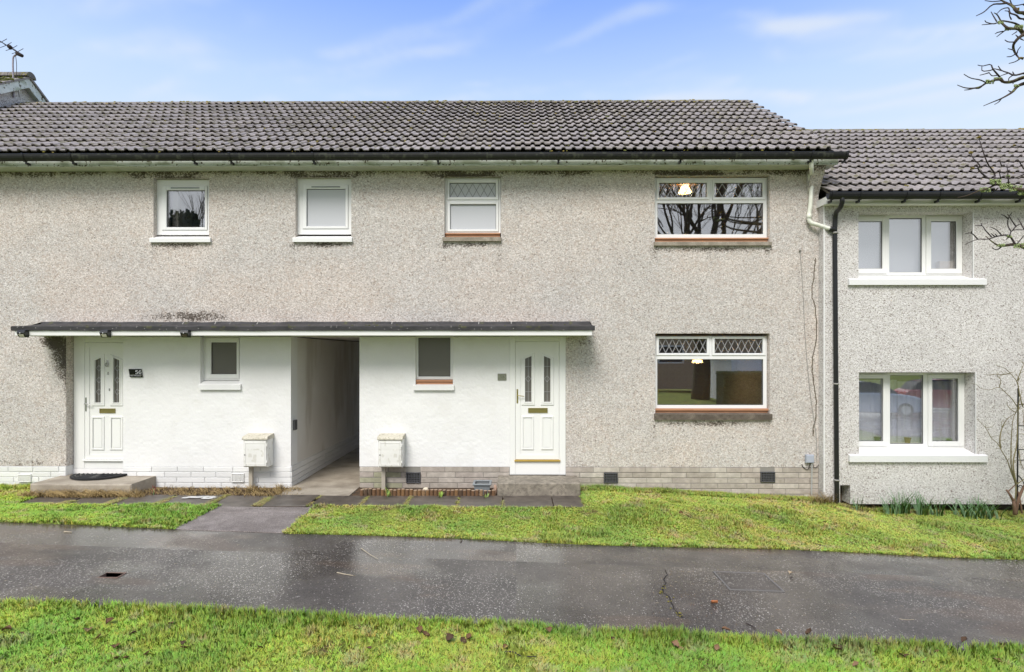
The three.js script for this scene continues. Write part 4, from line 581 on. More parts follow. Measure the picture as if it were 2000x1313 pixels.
{ const a = at(250, 721, 0.03), b = at(275, 721, 0.03), c = at(277.4, 737, 0.03), d = at(252.5, 737, 0.03), s = thing('house_sign', 'slanted black number plate reading 56 on the white wall', 'house sign', [(a.x + c.x) / 2, d.y, 0.02]);
  const sh = new THREE.Shape([d, c, b, a].map((p) => new THREE.Vector2(p.x, p.y))), g = new THREE.ExtrudeGeometry(sh, { depth: 0.006, bevelEnabled: false }); g.translate(0, 0, 0.014); put(s, 'plate', boxUV(g), std({ color: lin(0.008, 0.008, 0.009), roughness: 0.15 }));
  const w = c.x - a.x, h = a.y - d.y, t = printed(512, 340, (x) => { x.fillStyle = '#060606'; x.fillRect(0, 0, 512, 340); x.fillStyle = '#eef0f4'; x.font = '215px sans-serif'; x.textAlign = 'right'; x.fillText('56', 478, 205); x.fillRect(55, 232, 420, 5); x.font = 'bold 46px sans-serif'; x.textAlign = 'left'; x.fillText('West Glen Avenue', 72, 296, 400); });
  const p = new THREE.ShapeGeometry(sh), q = p.attributes.position, uv = []; for (let i = 0; i < q.count; i++) uv.push((q.getX(i) - a.x) / w, (q.getY(i) - d.y) / h); p.setAttribute('uv', new THREE.Float32BufferAttribute(uv, 2)); p.translate(0, 0, 0.0212); put(s, 'lettering', p.toNonIndexed(), std({ map: t, roughness: 0.15 }));
  put(s, 'standoff', [cyl(0, 0, -0.007, 0.007, 0.008).rotateX(Math.PI / 2).translate(a.x + 0.02, (a.y + d.y) / 2, 0.007), cyl(0, 0, -0.007, 0.007, 0.008).rotateX(Math.PI / 2).translate(c.x - 0.02, (a.y + d.y) / 2, 0.007)], M.chrome);
  const r = R([972, 730, 989, 743], 0.01), s2 = thing('house_sign', 'small grey-green stone number plate 54 beside the white door', 'house sign', [(r.x0 + r.x1) / 2, r.y0, 0]);
  put(s2, 'plate', bbox(r.x0, r.x1, r.y0, r.y1, 0.001, 0.014, 0.003), std({ color: lin(0.2, 0.205, 0.17), roughness: 0.4 }));
  const t2 = printed(256, 200, (x) => { x.fillStyle = '#7d8070'; x.fillRect(0, 0, 256, 200); for (let i = 0; i < 60; i++) { x.fillStyle = i % 2 ? 'rgba(150,152,140,.25)' : 'rgba(96,98,84,.25)'; x.fillRect((i * 83) % 256, (i * 47) % 200, 40, 24); } x.fillStyle = '#53553f'; x.font = '118px serif'; x.textAlign = 'center'; x.fillText('54', 134, 138); });
  const e = new THREE.PlaneGeometry(r.x1 - r.x0 - 0.008, r.y1 - r.y0 - 0.008); e.translate((r.x0 + r.x1) / 2, (r.y0 + r.y1) / 2, 0.0146); put(s2, 'lettering', e.toNonIndexed(), std({ map: t2, roughness: 0.4 })); }
{ // small dark grey box on the passage wall
  const p = V(X_P0 + 0.004, Y(831, -0.1), -0.13); single('wall_box', 'small dark grey box fixed to the passage wall', 'box', bbox(p.x - 0.003, p.x + 0.03, p.y - 0.085, p.y + 0.085, p.z - 0.07, p.z + 0.05, 0.008), M.ventGrey); }

// ------------------------------------------------------------------ meter boxes, steps, mat, edging, tub
function meterBox(px0, px1, label, poleAt) {
  const zf = 0.25, x0 = X(px0, zf), x1 = X(px1, zf), y0 = Y(914, zf), y1 = Y(860, zf), yb = y1 + 0.075, t = thing('meter_box', label, 'meter box', [(x0 + x1) / 2, 0.12, 0.12], 'gas meter boxes');
  put(t, 'body', [bbox(x0, x1, y0, y1, 0.002, zf - 0.02, 0.006)], M.meter);
  put(t, 'lid', prismX([[0.002, y1 + 0.001], [zf + 0.012, y1 + 0.001], [zf + 0.014, y1 + 0.02], [zf - 0.02, y1 + 0.055], [0.06, yb], [0.002, yb]], x0 - 0.012, x1 + 0.012), M.meterLid);
  const d = put(t, 'door', [bbox(x0 + 0.012, x1 - 0.012, y0 + 0.015, y1 - 0.012, zf - 0.02, zf, 0.006), ...frameBars({ x0: x0 + 0.04, x1: x1 - 0.04, y0: y0 + 0.045, y1: y1 - 0.045 }, { x0: x0 + 0.048, x1: x1 - 0.048, y0: y0 + 0.053, y1: y1 - 0.053 }, zf - 0.001, zf + 0.005, 0.002)], M.meter);
  put(d, 'lock', cyl(0, 0, -0.004, 0.004, 0.01).rotateX(Math.PI / 2).translate(x0 + 0.035, (y0 + y1) / 2 - 0.02, zf + 0.004), M.ventGrey);
  for (const k of [0.2, 0.8]) put(d, 'hinge', bbox(x1 - 0.012, x1 + 0.006, lerp(y0, y1, k) - 0.02, lerp(y0, y1, k) + 0.02, zf - 0.018, zf + 0.004, 0.003), M.meter);
  const q = X(poleAt, 0.12); put(t, 'pipe_cover', bbox(q - 0.032, q + 0.032, 0.08, y0 - 0.002, 0.07, 0.12, 0.004), std({ color: lin(0.42, 0.38, 0.31), roughness: 0.8 })); }
meterBox(474, 521, 'off-white meter box on the white wall of the passage corner', 489); meterBox(738, 785, 'off-white meter box above the log edging and grey brick', 748.5);
{ const zf = 0.62, sl = (px0, px1, pyTop, back, label, mat, h, tilt) => { const x0 = X(px0, zf), x1 = X(px1, zf), y = Y(pyTop, zf), g = bbox(x0, x1, y - h, y, back, zf, 0.018), p = g.attributes.position; for (let i = 0; i < p.count; i++) { p.setY(i, p.getY(i) + 0.012 * (fbm(p.getX(i) * 5, p.getZ(i) * 5, 3) - 0.5)); } g.computeVertexNormals(); return single('door_step', label, 'door step', g, mat); };
  sl(57, 256, 947.5, -0.145, 'thin wide concrete doorstep carrying the black mat', M.concrete, 0.22); sl(971, 1134, 944, 0.03, 'thick weathered concrete doorstep under the white door numbered 54', M.stepOld, 0.3);
  // half-moon mat
  const y = Y(947.5, zf) + 0.004, cx = X(181, 0.2), s = new THREE.Shape(), w = 0.43; s.moveTo(-w, 0); s.lineTo(w, 0); s.absellipse(0, 0, w, 0.36, 0, Math.PI, false, 0); const g = new THREE.ExtrudeGeometry(s, { depth: 0.02, bevelEnabled: true, bevelSize: 0.012, bevelThickness: 0.006, bevelSegments: 2, curveSegments: 24 }); g.rotateX(Math.PI / 2); g.translate(cx, y + 0.03, 0.02);
  const t = thing('door_mat', 'black half-moon rubber mat on the concrete step', 'door mat', [cx, y, 0.1]); put(t, 'mat', boxUV(g), std({ color: lin(0.014, 0.014, 0.015), roughness: 0.8, bumpMap: pebbleBump, bumpScale: 0.01 })); const rib = []; for (let k = 0; k < 5; k++) { const q = new THREE.TorusGeometry(0.06 + k * 0.065, 0.008, 6, 24, Math.PI); q.rotateX(Math.PI / 2); q.scale(1.1, 1, 1); q.translate(cx, y + 0.04, 0.03); rib.push(q.toNonIndexed()); } put(t, 'rib', rib, M.black); }
{ // log-roll edging of the little bed: each log a piece
  const z = 0.6, x0 = X(703, z), x1 = X(968, z), n = 33, t = thing('log_edging', 'low brown log-roll edging along the flower bed', 'edging', [(x0 + x1) / 2, 0.12, z]); seed(12);
  const mats = [[0.16, 0.085, 0.04], [0.22, 0.12, 0.05], [0.1, 0.06, 0.035], [0.26, 0.16, 0.08]].map((c) => std({ color: lin(...c), roughness: 0.85, bumpMap: pebbleBump, bumpScale: 0.003 })), capm = std({ color: lin(0.36, 0.26, 0.18), roughness: 0.9 });
  for (let i = 0; i < n; i++) { const x = lerp(x0, x1, (i + 0.5) / n), r = (x1 - x0) / n / 2 * rr(0.9, 1), gy = ground(x, z), h = rr(0.105, 0.125) - i * 0.0004, a = rr(-0.05, 0.05); const m = put(t, 'log', cyl(0, 0, -0.05, h, r, r, 10).rotateZ(a * 0.4).translate(x, gy, z + rr(-0.008, 0.008)), pick(mats)); put(m, 'end_grain', cyl(0, 0, h, h + 0.003, r * 0.92, r * 0.85, 10).rotateZ(a * 0.4).translate(x, gy, z), capm); } }
{ // grey plastic tub behind the edging
  const zf = 0.46, r = R([925.5, 948, 957, 965], zf), y0 = 0.12, t = thing('storage_tub', 'small grey plastic tub with a marked side in the flower bed', 'tub', [(r.x0 + r.x1) / 2, y0, 0.33]);
  const body = new THREE.CylinderGeometry(1, 0.86, 1, 4, 1, true); body.rotateY(Math.PI / 4); body.scale((r.x1 - r.x0) / 1.414, r.y1 - y0, 0.26 / 1.414); body.translate((r.x0 + r.x1) / 2, (r.y1 + y0) / 2, 0.33); const bn = body.toNonIndexed(); bn.computeVertexNormals(); put(t, 'body', bn, M.grey);
  put(t, 'rim', frameBars2(r.x0 - 0.02, r.x1 + 0.02, 0.18, 0.48, r.y1 - 0.004, r.y1 + 0.022), M.grey); put(t, 'contents', box(r.x0 + 0.012, r.x1 - 0.012, r.y1 - 0.05, r.y1 - 0.03, 0.215, 0.445), M.soil);
  const mk = printed(96, 64, (x) => { x.fillStyle = '#7f868a'; x.fillRect(0, 0, 96, 64); x.strokeStyle = '#15181a'; x.lineWidth = 9; x.beginPath(); x.moveTo(14, 12); x.lineTo(52, 12); x.lineTo(26, 34); x.stroke(); x.fillStyle = '#0f1113'; x.fillRect(46, 28, 26, 22); x.beginPath(); x.moveTo(20, 56); x.lineTo(60, 58); x.stroke(); });
  const p = new THREE.PlaneGeometry(0.07, 0.055); p.rotateX(-0.06); p.translate(lerp(r.x0, r.x1, 0.28), lerp(y0, r.y1, 0.48), 0.462 + 0.001); put(t, 'mark', p.toNonIndexed(), std({ map: mk, roughness: 0.5 })); }
function frameBars2(x0, x1, z0, z1, y0, y1, w = 0.035) { return [bbox(x0, x1, y0, y1, z0, z0 + w, 0.006), bbox(x0, x1, y0, y1, z1 - w, z1, 0.006), bbox(x0, x0 + w, y0, y1, z0 + w, z1 - w, 0.006), bbox(x1 - w, x1, y0, y1, z0 + w, z1 - w, 0.006)]; }
function rock(x, y, z, sx, sy, sz, k) { const g = new THREE.IcosahedronGeometry(1, 2), p = g.attributes.position; for (let i = 0; i < p.count; i++) { const f = 0.78 + 0.4 * vnoise(p.getX(i) * 2 + k * 9, p.getY(i) * 2 + p.getZ(i) * 2.3); p.setXYZ(i, p.getX(i) * f * sx, p.getY(i) * f * sy, p.getZ(i) * f * sz); } const n = g.toNonIndexed(); n.computeVertexNormals(); n.translate(x, y, z); return boxUV(n); }
{ const st = std({ map: M.concrete.map, color: lin(0.8, 0.74, 0.6), roughness: 0.95 }), pl = std({ color: lin(0.62, 0.55, 0.42), roughness: 0.9 });
  single('stone', 'long pale mossy stone leaning by the passage corner', 'stone', rock(X(714, 0.42), 0.16, 0.42, 0.085, 0.06, 0.07, 1).rotateZ(0.0), st, 'stones in the flower bed');
  single('stone', 'cream upright stone in the middle of the bed', 'stone', rock(X(831, 0.42), 0.17, 0.42, 0.055, 0.065, 0.05, 2), pl, 'stones in the flower bed');
  single('stone', 'small dark stone lying beside the plastic tub', 'stone', rock(X(876, 0.4), 0.15, 0.4, 0.05, 0.035, 0.045, 3), M.slab[0], 'stones in the flower bed');
  single('stone', 'pinkish brown stone wedged between tub and doorstep', 'stone', rock(X(967, 0.45), 0.2, 0.45, 0.03, 0.09, 0.05, 4), std({ color: lin(0.4, 0.27, 0.2), roughness: 0.9 }), 'stones in the flower bed'); }

// ------------------------------------------------------------------ behind the glass: blinds, curtains, pots, lamps
const sheer = new THREE.MeshPhysicalMaterial({ color: lin(0.8, 0.82, 0.88), transmission: 0.15, thickness: 0, roughness: 0.95, side: THREE.DoubleSide });
function curtain(x0, x1, y0, y1, z, waves, amp) { const n = Math.ceil((x1 - x0) / 0.012), m = 6, pos = [], idx = [], uv = []; for (let i = 0; i <= n; i++) for (let j = 0; j <= m; j++) { const u = i / n, v = j / m, x = lerp(x0, x1, u), a = amp * (1.1 - 0.3 * v); pos.push(x, lerp(y0, y1, v), z + a * Math.sin(u * waves * 6.28 + 2 * fbm(u * 7, 1, 2)) + a * 0.5 * Math.sin(u * waves * 14 + v)); uv.push(x, v * (y1 - y0)); } for (let i = 0; i < n; i++) for (let j = 0; j < m; j++) { const a = i * (m + 1) + j; idx.push(a, a + m + 1, a + 1, a + 1, a + m + 1, a + m + 2); } const g = new THREE.BufferGeometry(); g.setAttribute('position', new THREE.Float32BufferAttribute(pos, 3)); g.setAttribute('uv', new THREE.Float32BufferAttribute(uv, 2)); g.setIndex(idx); g.computeVertexNormals(); return g; }
{ const zc = -0.3, q = R([1640, 742, 1750, 874], zc), r = R([1752, 745, 1875, 874], zc);
  single('net_curtain', 'pale net curtain drawn across the lower white-silled window, long half', 'curtain', curtain(q.x0, q.x1, q.y0, q.y1, zc, 9, 0.025), sheer, 'net curtains'); single('net_curtain', 'pale net curtain in the lower white-silled window, half by the rose', 'curtain', curtain(r.x0, r.x1, r.y0, r.y1, zc - 0.02, 9, 0.028), sheer, 'net curtains');
  const bl = std({ color: lin(0.66, 0.68, 0.72), roughness: 0.9 }), zb = -0.28;
  for (const [a, b, l] of [[1640, 1731, 'half hidden by the reveal'], [1733, 1807, 'in the middle light'], [1809, 1856, 'in the light nearest the branches']]) { const k = R([a, 420, b, 541], zb), t = thing('roller_blind', 'white roller blind of the upper white-silled window, ' + l, 'blind', [(k.x0 + k.x1) / 2, k.y0, zb], 'roller blinds'); put(t, 'cloth', box(k.x0, k.x1, k.y0, k.y1, zb - 0.002, zb), bl); put(t, 'roller', tube([V(k.x0, k.y1, zb - 0.02), V(k.x1, k.y1, zb - 0.02)], 0.022, 0.022, 8, 2), bl); put(t, 'bottom_bar', box(k.x0, k.x1, k.y0 - 0.015, k.y0, zb - 0.006, zb + 0.004), bl); }
  const bx = R([1832, 511, 1868, 530], -0.2); single('cardboard_box', 'small cardboard box standing inside the upper white-silled window', 'box', bbox(bx.x0, bx.x1, bx.y0 - 0.03, bx.y1, -0.24, -0.16, 0.003), std({ color: lin(0.5, 0.44, 0.38), roughness: 0.8 }));
  const ledge = R([1650, 866, 1885, 874], -0.16); put(h52, 'window_ledge', box(ledge.x0, ledge.x1, ledge.y0, ledge.y1, -0.27, -0.135), M.white);
  const pot = (px, w, h, c, label, plant) => { const p = at(px, 866, -0.2), t = thing('plant_pot', label, 'plant pot', [p.x, ledge.y1, -0.2], 'pots on the window ledge'); put(t, 'pot', cyl(p.x, -0.2, ledge.y1, ledge.y1 + h, w * 0.75, w, 14), std({ color: lin(...c), roughness: 0.6 })); put(t, 'rim', cyl(p.x, -0.2, ledge.y1 + h, ledge.y1 + h + 0.015, w * 1.06, w * 1.06, 14), std({ color: lin(c[0] * 0.8, c[1] * 0.8, c[2] * 0.8), roughness: 0.6 })); if (plant) { const l = []; seed(90 + px); for (let i = 0; i < 14; i++) { const a = rr(0, 6.28); l.push(tube([V(p.x, ledge.y1 + h, -0.2), V(p.x + Math.cos(a) * 0.03, ledge.y1 + h + rr(0.02, 0.05), -0.2 + Math.sin(a) * 0.02), V(p.x + Math.cos(a) * 0.06, ledge.y1 + h + 0.03, -0.2 + Math.sin(a) * 0.03)], 0.006, 0.003, 4, 4)); } put(t, 'leaves', l, M.daff[0]); } };
  pot(1714.5, 0.055, 0.085, [0.12, 0.15, 0.09], 'green pot on the ledge behind the net curtain window'); pot(1773, 0.05, 0.075, [0.24, 0.14, 0.07], 'brown pot in the middle of the lower white-silled window'); pot(1855, 0.05, 0.03, [0.1, 0.2, 0.1], 'low dish of green leaves on the window ledge', true); }
function lamp(p, drop, label) { const t = thing('pendant_lamp', label, 'lamp', [p.x, p.y, p.z], 'pendant lamps'); put(t, 'bulb', new THREE.SphereGeometry(0.05, 12, 10).translate(p.x, p.y, p.z).toNonIndexed(), std({ color: 0xffffff, emissive: lin(1, 0.72, 0.36), emissiveIntensity: 1 })); put(t, 'shade', (() => { const g = new THREE.CylinderGeometry(0.06, 0.12, 0.12, 18, 1, true); g.translate(p.x, p.y + 0.03, p.z); return g.toNonIndexed(); })(), new THREE.MeshPhysicalMaterial({ color: lin(0.8, 0.66, 0.45), transmission: 0.4, roughness: 1, thickness: 0 })); put(t, 'flex', tube([V(p.x, p.y + 0.085, p.z), V(p.x, p.y + drop, p.z)], 0.005, 0.005, 5, 2), M.white); const l = new THREE.PointLight(lin(1, 0.72, 0.4), 0.5, 0, 2); l.position.set(0, 0, 0); l.castShadow = true; l.shadow.radius = 2.4; t.add(l); }
lamp(at(1338, 373, -0.6), 0.11, 'lit pendant lamp seen through the upper leaded window'); lamp(at(1362, 706, -2.4), 0.3, 'lit pendant lamp seen through the lower leaded window');

// ------------------------------------------------------------------ plants
function bladeClump(n, h, spread, lean, w) { const pos = [], idx = [], nor = []; for (let i = 0; i < n; i++) { const a = rr(0, 6.283), bx = rr(-spread, spread), bz = rr(-spread, spread) * 0.6, hh = h * rr(0.55, 1), dx = Math.cos(a) * lean * hh * rr(0.2, 1), dz = Math.sin(a) * lean * hh * rr(0.2, 1), ww = w * rr(0.7, 1.2), px = -Math.sin(a + 0.8) * ww, pz = Math.cos(a + 0.8) * ww, o = pos.length / 3; for (let k = 0; k <= 3; k++) { const t = k / 3, f = (1 - t * t * 0.9), y = hh * (t - 0.18 * t * t * lean), x = bx + dx * t * t, z = bz + dz * t * t; pos.push(x - px * f, y, z - pz * f, x + px * f, y, z + pz * f); for (let q = 0; q < 2; q++) nor.push(Math.cos(a) * 0.5, 0.8, Math.sin(a) * 0.5); } for (let k = 0; k < 3; k++) { const b = o + k * 2; idx.push(b, b + 1, b + 2, b + 1, b + 3, b + 2); } } const g = new THREE.BufferGeometry(); g.setAttribute('position', new THREE.Float32BufferAttribute(pos, 3)); g.setAttribute('normal', new THREE.Float32BufferAttribute(nor, 3)); g.setIndex(idx); return g; }
seed(200);
[[1673, 994, 7, 0.26, 'thin spring clump beside the black downpipe'], [1738, 1000, 16, 0.34, 'second spring clump from the black downpipe'], [1765, 1002, 22, 0.42, 'tall middle spring clump under the white sill'], [1803, 1004, 24, 0.36, 'spring clump at the middle of the dark footing'], [1832, 1000, 12, 0.36, 'sparse spring clump before the wide one'], [1908, 1002, 60, 0.34, 'wide dense spring clump beside the rose']].forEach(([px, py, n, h, d], i) => {
  const z = 0.42, x = X(px, z), gy = ground(x, z), t = thing('daffodil_clump', 'blue-green daffodil leaves, ' + d, 'daffodil', [x, gy, z], 'daffodil clumps'); const wide = i === 5; h *= 1.25; put(t, 'leaves', boxUV(bladeClump(n, h, wide ? 0.3 : 0.09, wide ? 0.9 : 0.5, 0.009).toNonIndexed()).translate(x, gy, z), M.daff[0]); put(t, 'leaves', boxUV(bladeClump(n, h * 0.85, wide ? 0.3 : 0.1, 0.7, 0.008).toNonIndexed()).translate(x, gy, z), M.daff[1]); });
{ // straw and dead grass left along walls
  const stuff = []; const straw = (px, z, n, h, s) => { const x = X(px, z), g = bladeClump(n, h, s, 1.3, 0.0035).toNonIndexed(); boxUV(g); g.translate(x, ground(x, z), z); stuff.push(g); };
  for (let i = 0; i < 150; i++) straw(rr(240, 580), rr(0.1, 0.66), 18, rr(0.05, 0.12), 0.1); for (let i = 0; i < 120; i++) straw(rr(40, 275), rr(0.64, 0.76), 22, rr(0.1, 0.22), 0.08); for (let i = 0; i < 9; i++) straw(rr(1592, 1624), rr(0.15, 0.4), 26, rr(0.2, 0.36), 0.07); for (let i = 0; i < 26; i++) straw(rr(1640, 1990), rr(0.2, 0.5), 16, rr(0.08, 0.2), 0.12); for (let i = 0; i < 40; i++) straw(rr(1140, 1600), rr(0.02, 0.25), 12, rr(0.05, 0.14), 0.12); for (let i = 0; i < 7; i++) straw(rr(478, 500), rr(0.2, 0.4), 18, rr(0.12, 0.2), 0.05); for (let i = 0; i < 6; i++) straw(rr(540, 562), rr(0.15, 0.4), 18, rr(0.12, 0.2), 0.05);
  const m = flagShadow(new THREE.Mesh(merge(stuff), M.deadGrass)); m.name = 'dead_grass'; m.userData = { kind: 'stuff', label: 'straw coloured dead grass along the house fronts', category: 'grass' }; scene.add(m); }
function weed(px, z, n, h, c, label) { const x = X(px, z), y = ground(x, z), t = thing('weed', label, 'weed', [x, y, z], 'weeds in the paving'); const l = []; for (let i = 0; i < n; i++) { const a = rr(0, 6.28), r = rr(0.03, 0.08), s = new THREE.Shape(); s.moveTo(0, 0); s.quadraticCurveTo(0.014, 0.03, 0, 0.07); s.quadraticCurveTo(-0.014, 0.03, 0, 0); const g = new THREE.ShapeGeometry(s, 4); g.rotateX(-rr(0.2, 1.1)); g.rotateY(a); g.translate(x + Math.cos(a) * r * 0.3, y + rr(0.0, h), z + Math.sin(a) * r * 0.3); l.push(g.toNonIndexed()); } put(t, 'leaves', l, std({ color: lin(...c), roughness: 0.7 })); put(t, 'stem', tube([V(x, y - 0.02, z), V(x + 0.004, y + h, z)], 0.005, 0.003, 5, 3), M.daff[0]); }
weed(757, 0.68, 26, 0.14, [0.3, 0.42, 0.08], 'upright lime green weed before the log edging'); weed(861, 0.7, 30, 0.05, [0.32, 0.46, 0.08], 'low leafy weed in front of the log edging middle'); weed(950, 0.72, 14, 0.03, [0.28, 0.4, 0.1], 'tiny green weed before the tub end'); weed(300, 0.5, 18, 0.12, [0.34, 0.12, 0.09], 'reddish upright weed against the white painted bricks');
{ // climbing rose, pruned, on a black steel obelisk
  const z = 0.5, A = (px, py, dz = 0) => at(px, py, z + dz), o = A(1985, 1003), t = thing('trellis', 'slim black metal trellis supporting the bare rose', 'trellis', [o.x, -0.25, z]);
  const pole = (px, dz) => put(t, 'pole', tube([A(px, 1004, dz), A(px + 1, 880, dz), A(px + 2, 758, dz)], 0.011, 0.011, 8, 4), M.black); pole(1987, 0); pole(2075, 0); pole(2030, -0.25); pole(2062, -0.25);
  for (const y of [790, 832, 878, 899]) put(t, 'rung', tube([A(1989, y), A(2076, y)], 0.008, 0.008, 6, 2), M.black); put(t, 'scroll', [tube([A(1988, 928), A(1997, 938), A(2003, 952)], 0.008, 0.008, 6, 6), tube([A(1988, 952), A(1994, 948), A(2000, 956)], 0.007, 0.007, 6, 6)], M.black);
  const rs = thing('rose_bush', 'leafless climbing rose with tangled green stems by the trellis', 'rose', [o.x, -0.25, z]); seed(66);
  const L = (pts, r0, r1, dz = 0) => tube(pts.map(([a, b], i) => A(a, b, dz + 0.04 + 0.03 * Math.sin(i * 2.1))), r0, r1, 6);
  put(rs, 'stump', [L([[1983, 1005], [1981, 985], [1979, 975]], 0.03, 0.022), L([[1984, 1003], [1990, 975], [1998, 955], [2004, 945]], 0.024, 0.018), L([[1979, 978], [1972, 965], [1966, 957]], 0.018, 0.014), L([[1970, 960], [1983, 947]], 0.009, 0.006), L([[1996, 1002], [1994, 985], [1989, 960]], 0.014, 0.01)], M.roseWood);
  const canes = [[[1983, 985], [1984, 946], [1976, 925], [1968, 900], [1955, 878], [1950, 868], [1936, 855], [1925, 835], [1908, 818]], [[1955, 876], [1953, 860], [1958, 835], [1968, 818], [1984, 808]], [[1984, 946], [1976, 915], [1975, 890], [1976, 850], [1980, 815], [1988, 800]], [[1985, 945], [1979, 905], [1986, 870], [1988, 830], [1990, 790], [1996, 765]], [[1990, 800], [1975, 777], [1962, 765], [1952, 757], [1930, 762], [1914, 758]], [[1992, 775], [1986, 745], [1972, 728], [1964, 720], [1950, 715]], [[1972, 730], [1960, 732], [1945, 731], [1931, 733]], [[1988, 744], [1992, 730], [2000, 712]], [[1985, 806], [1975, 800], [1967, 790], [1968, 785]], [[1998, 795], [1993, 775], [1988, 745]], [[1952, 757], [1955, 742], [1948, 735]], [[1990, 880], [1994, 905], [2002, 920], [2010, 940]], [[2004, 945], [2010, 900], [2002, 850], [1998, 800]], [[1987, 946], [2001, 936], [2015, 930]]];
  canes.forEach((c, i) => put(rs, 'stem', L(c, i < 4 ? 0.011 : 0.007, 0.0035, rr(-0.03, 0.05)), M.roseStem));
  const tw = []; for (let i = 0; i < 46; i++) { const c = pick(canes), p = pick(c), l = rr(6, 20), a = rr(0, 6.28); tw.push(L([p, [p[0] + Math.cos(a) * l * 0.5, p[1] - Math.abs(Math.sin(a)) * l * 0.5], [p[0] + Math.cos(a + 0.4) * l, p[1] - Math.abs(Math.sin(a + 0.3)) * l]], 0.004, 0.002)); } put(rs, 'twig', tw, M.roseStem); }
// ------------------------------------------------------------------ tree whose bare twigs hang into view
{ const zt = 3.9, A = (px, py, dz = 0) => at(px, py, zt + dz), base = V(7.4, ground(7.4, 4.2) - 0.05, 4.3), t = thing('bare_tree', 'leafless lichen-covered tree reaching in with twigs over the lower roof', 'tree', [base.x, base.y, base.z]); seed(300);
  put(t, 'trunk', tube([base, V(7.35, 1.2, 4.28), V(7.25, 2.6, 4.25), V(7.35, 4.2, 4.2), V(7.2, 6.0, 4.1), V(7.4, 7.8, 4.2)], 0.2, 0.05, 12, 24), M.bark);
  const W = [[[2000, 25], [1987, 23], [1979, 12.5], [1967, 6], [1957, 1], [1945, -14]], [[1967, 6], [1957, 7.5], [1939, 9], [1924, 22], [1907, 31]], [[1957, 1], [1952, 2], [1940, 3], [1924, 1]], [[2000, 8], [1984, 11], [1977, 10]], [[1977, 10], [1973, 0], [1970, -12]], [[2000, 67], [1991, 57], [1969, 55], [1960, 48], [1955, 41], [1949, 30], [1942, 25]], [[1991, 50], [1981, 45], [1967, 42], [1955, 41], [1945, 46], [1927, 43.5], [1924, 40]], [[1945, 46], [1934, 47], [1918, 48.5]], [[1947, 42], [1941, 32], [1936, 23]], [[1967, 57], [1956, 65], [1947, 72]], [[1960, 61], [1950, 63], [1944, 66]], [[2000, 37], [1992, 36], [1984, 29], [1974, 26], [1969, 15], [1959, 17], [1947, 27]], [[1975.6, 38], [1972, 30], [1971, 23], [1963, 21]], [[2000, 67], [1987, 77], [1980, 87], [1981, 99], [1987, 109], [1994, 114], [2002, 112]], [[1984, 82], [1970.5, 82], [1963, 78]], [[1981, 98], [1969, 95]], [[1987, 104], [1989, 97], [1994, 91]], [[1983, 106], [1976, 110], [1967, 111]], [[1991, 116], [1982, 121], [1971, 124]], [[1986, 62], [1977, 68]], [[1988, 72], [1984, 68]], [[1994, 76], [2000, 79]],
    [[2000, 151], [1991, 154], [1979, 159], [1960, 160], [1952, 155], [1927, 162], [1919, 167.5], [1905, 172], [1883, 171], [1870, 166]], [[1927, 162], [1917, 157], [1895, 152], [1883, 145]], [[1959, 158], [1950, 147], [1939, 134], [1935, 126], [1919, 129], [1910, 127]], [[1939, 136], [1932, 138], [1920, 139], [1918, 130]], [[2000, 143], [1981, 147], [1969, 142], [1957, 138], [1950, 129]], [[1957, 138], [1946, 135], [1940, 134]], [[1977, 148], [1971, 153], [1970, 158]], [[1981, 146], [1978, 140]], [[1948, 147], [1938, 148], [1933, 143]], [[1932, 142], [1922, 145], [1914, 147]], [[1969, 143], [1955, 148]], [[1905, 172], [1893, 175], [1884, 176]], [[1919, 168], [1912, 173], [1905, 173]], [[1979, 159], [1979, 164]], [[2004, 162], [1989, 167.5], [1976, 181], [1955, 193], [1940, 199], [1921, 207]], [[1956, 193], [1950, 200], [1943, 204]], [[1976, 180], [1970, 177]],
    [[2006, 372], [1985, 369], [1972, 366], [1949, 360], [1930, 368], [1909, 374], [1890, 382], [1871, 386]], [[1945, 360], [1943, 350], [1943, 339], [1932, 324], [1925, 309], [1916, 282], [1912, 268]], [[1942, 352], [1930, 348], [1910, 329], [1915, 325], [1901, 309], [1896, 298]], [[1915, 325], [1925, 325], [1932, 327]], [[1910, 329], [1898, 329]], [[1970.5, 362], [1969, 342], [1967, 322]], [[1970, 350], [1966, 345]], [[1950, 367], [1940, 375], [1934, 379]], [[2000, 370], [1985, 378], [1977, 381]], [[2000, 330], [1995, 322], [1990, 313]], [[2000, 288], [1990, 286], [1982, 284]], [[1955, 350], [1952, 335]], [[1957, 325], [1953, 315]], [[2002, 340], [1985, 347], [1972, 350]],
    [[2005, 485], [1983, 477.5], [1961, 480], [1949, 479], [1938, 472], [1925, 461]], [[1983, 477.5], [1972, 461], [1947, 462], [1928.5, 467.5], [1910, 467.5], [1885, 477.5]], [[1910, 467.5], [1898, 455.6], [1885, 457]], [[1898, 455.6], [1898, 452]], [[1937, 463], [1925, 450], [1918, 441], [1904, 441]], [[1918, 441], [1917, 436]], [[1972, 461], [1978, 450], [2002, 449]], [[1975, 452], [1969, 441], [1970, 426], [1977, 415]], [[1970, 428], [1963, 422], [1956, 419]], [[1985, 443], [1976, 430], [1968, 418]], [[1956, 459], [1945, 448], [1934, 443]], [[1978, 450], [1986, 441], [1996, 437]], [[2000, 447], [1995, 438], [1989, 427]], [[1986, 477], [1994, 468], [2000, 460]], [[1958, 481], [1948, 488], [1938, 484]], [[1943, 462], [1936, 456]], [[1948, 462], [1944, 457]], [[1970, 464], [1965, 468]]];
  const big = new Set([0, 5, 13, 22, 36, 39, 53]), wood = [];
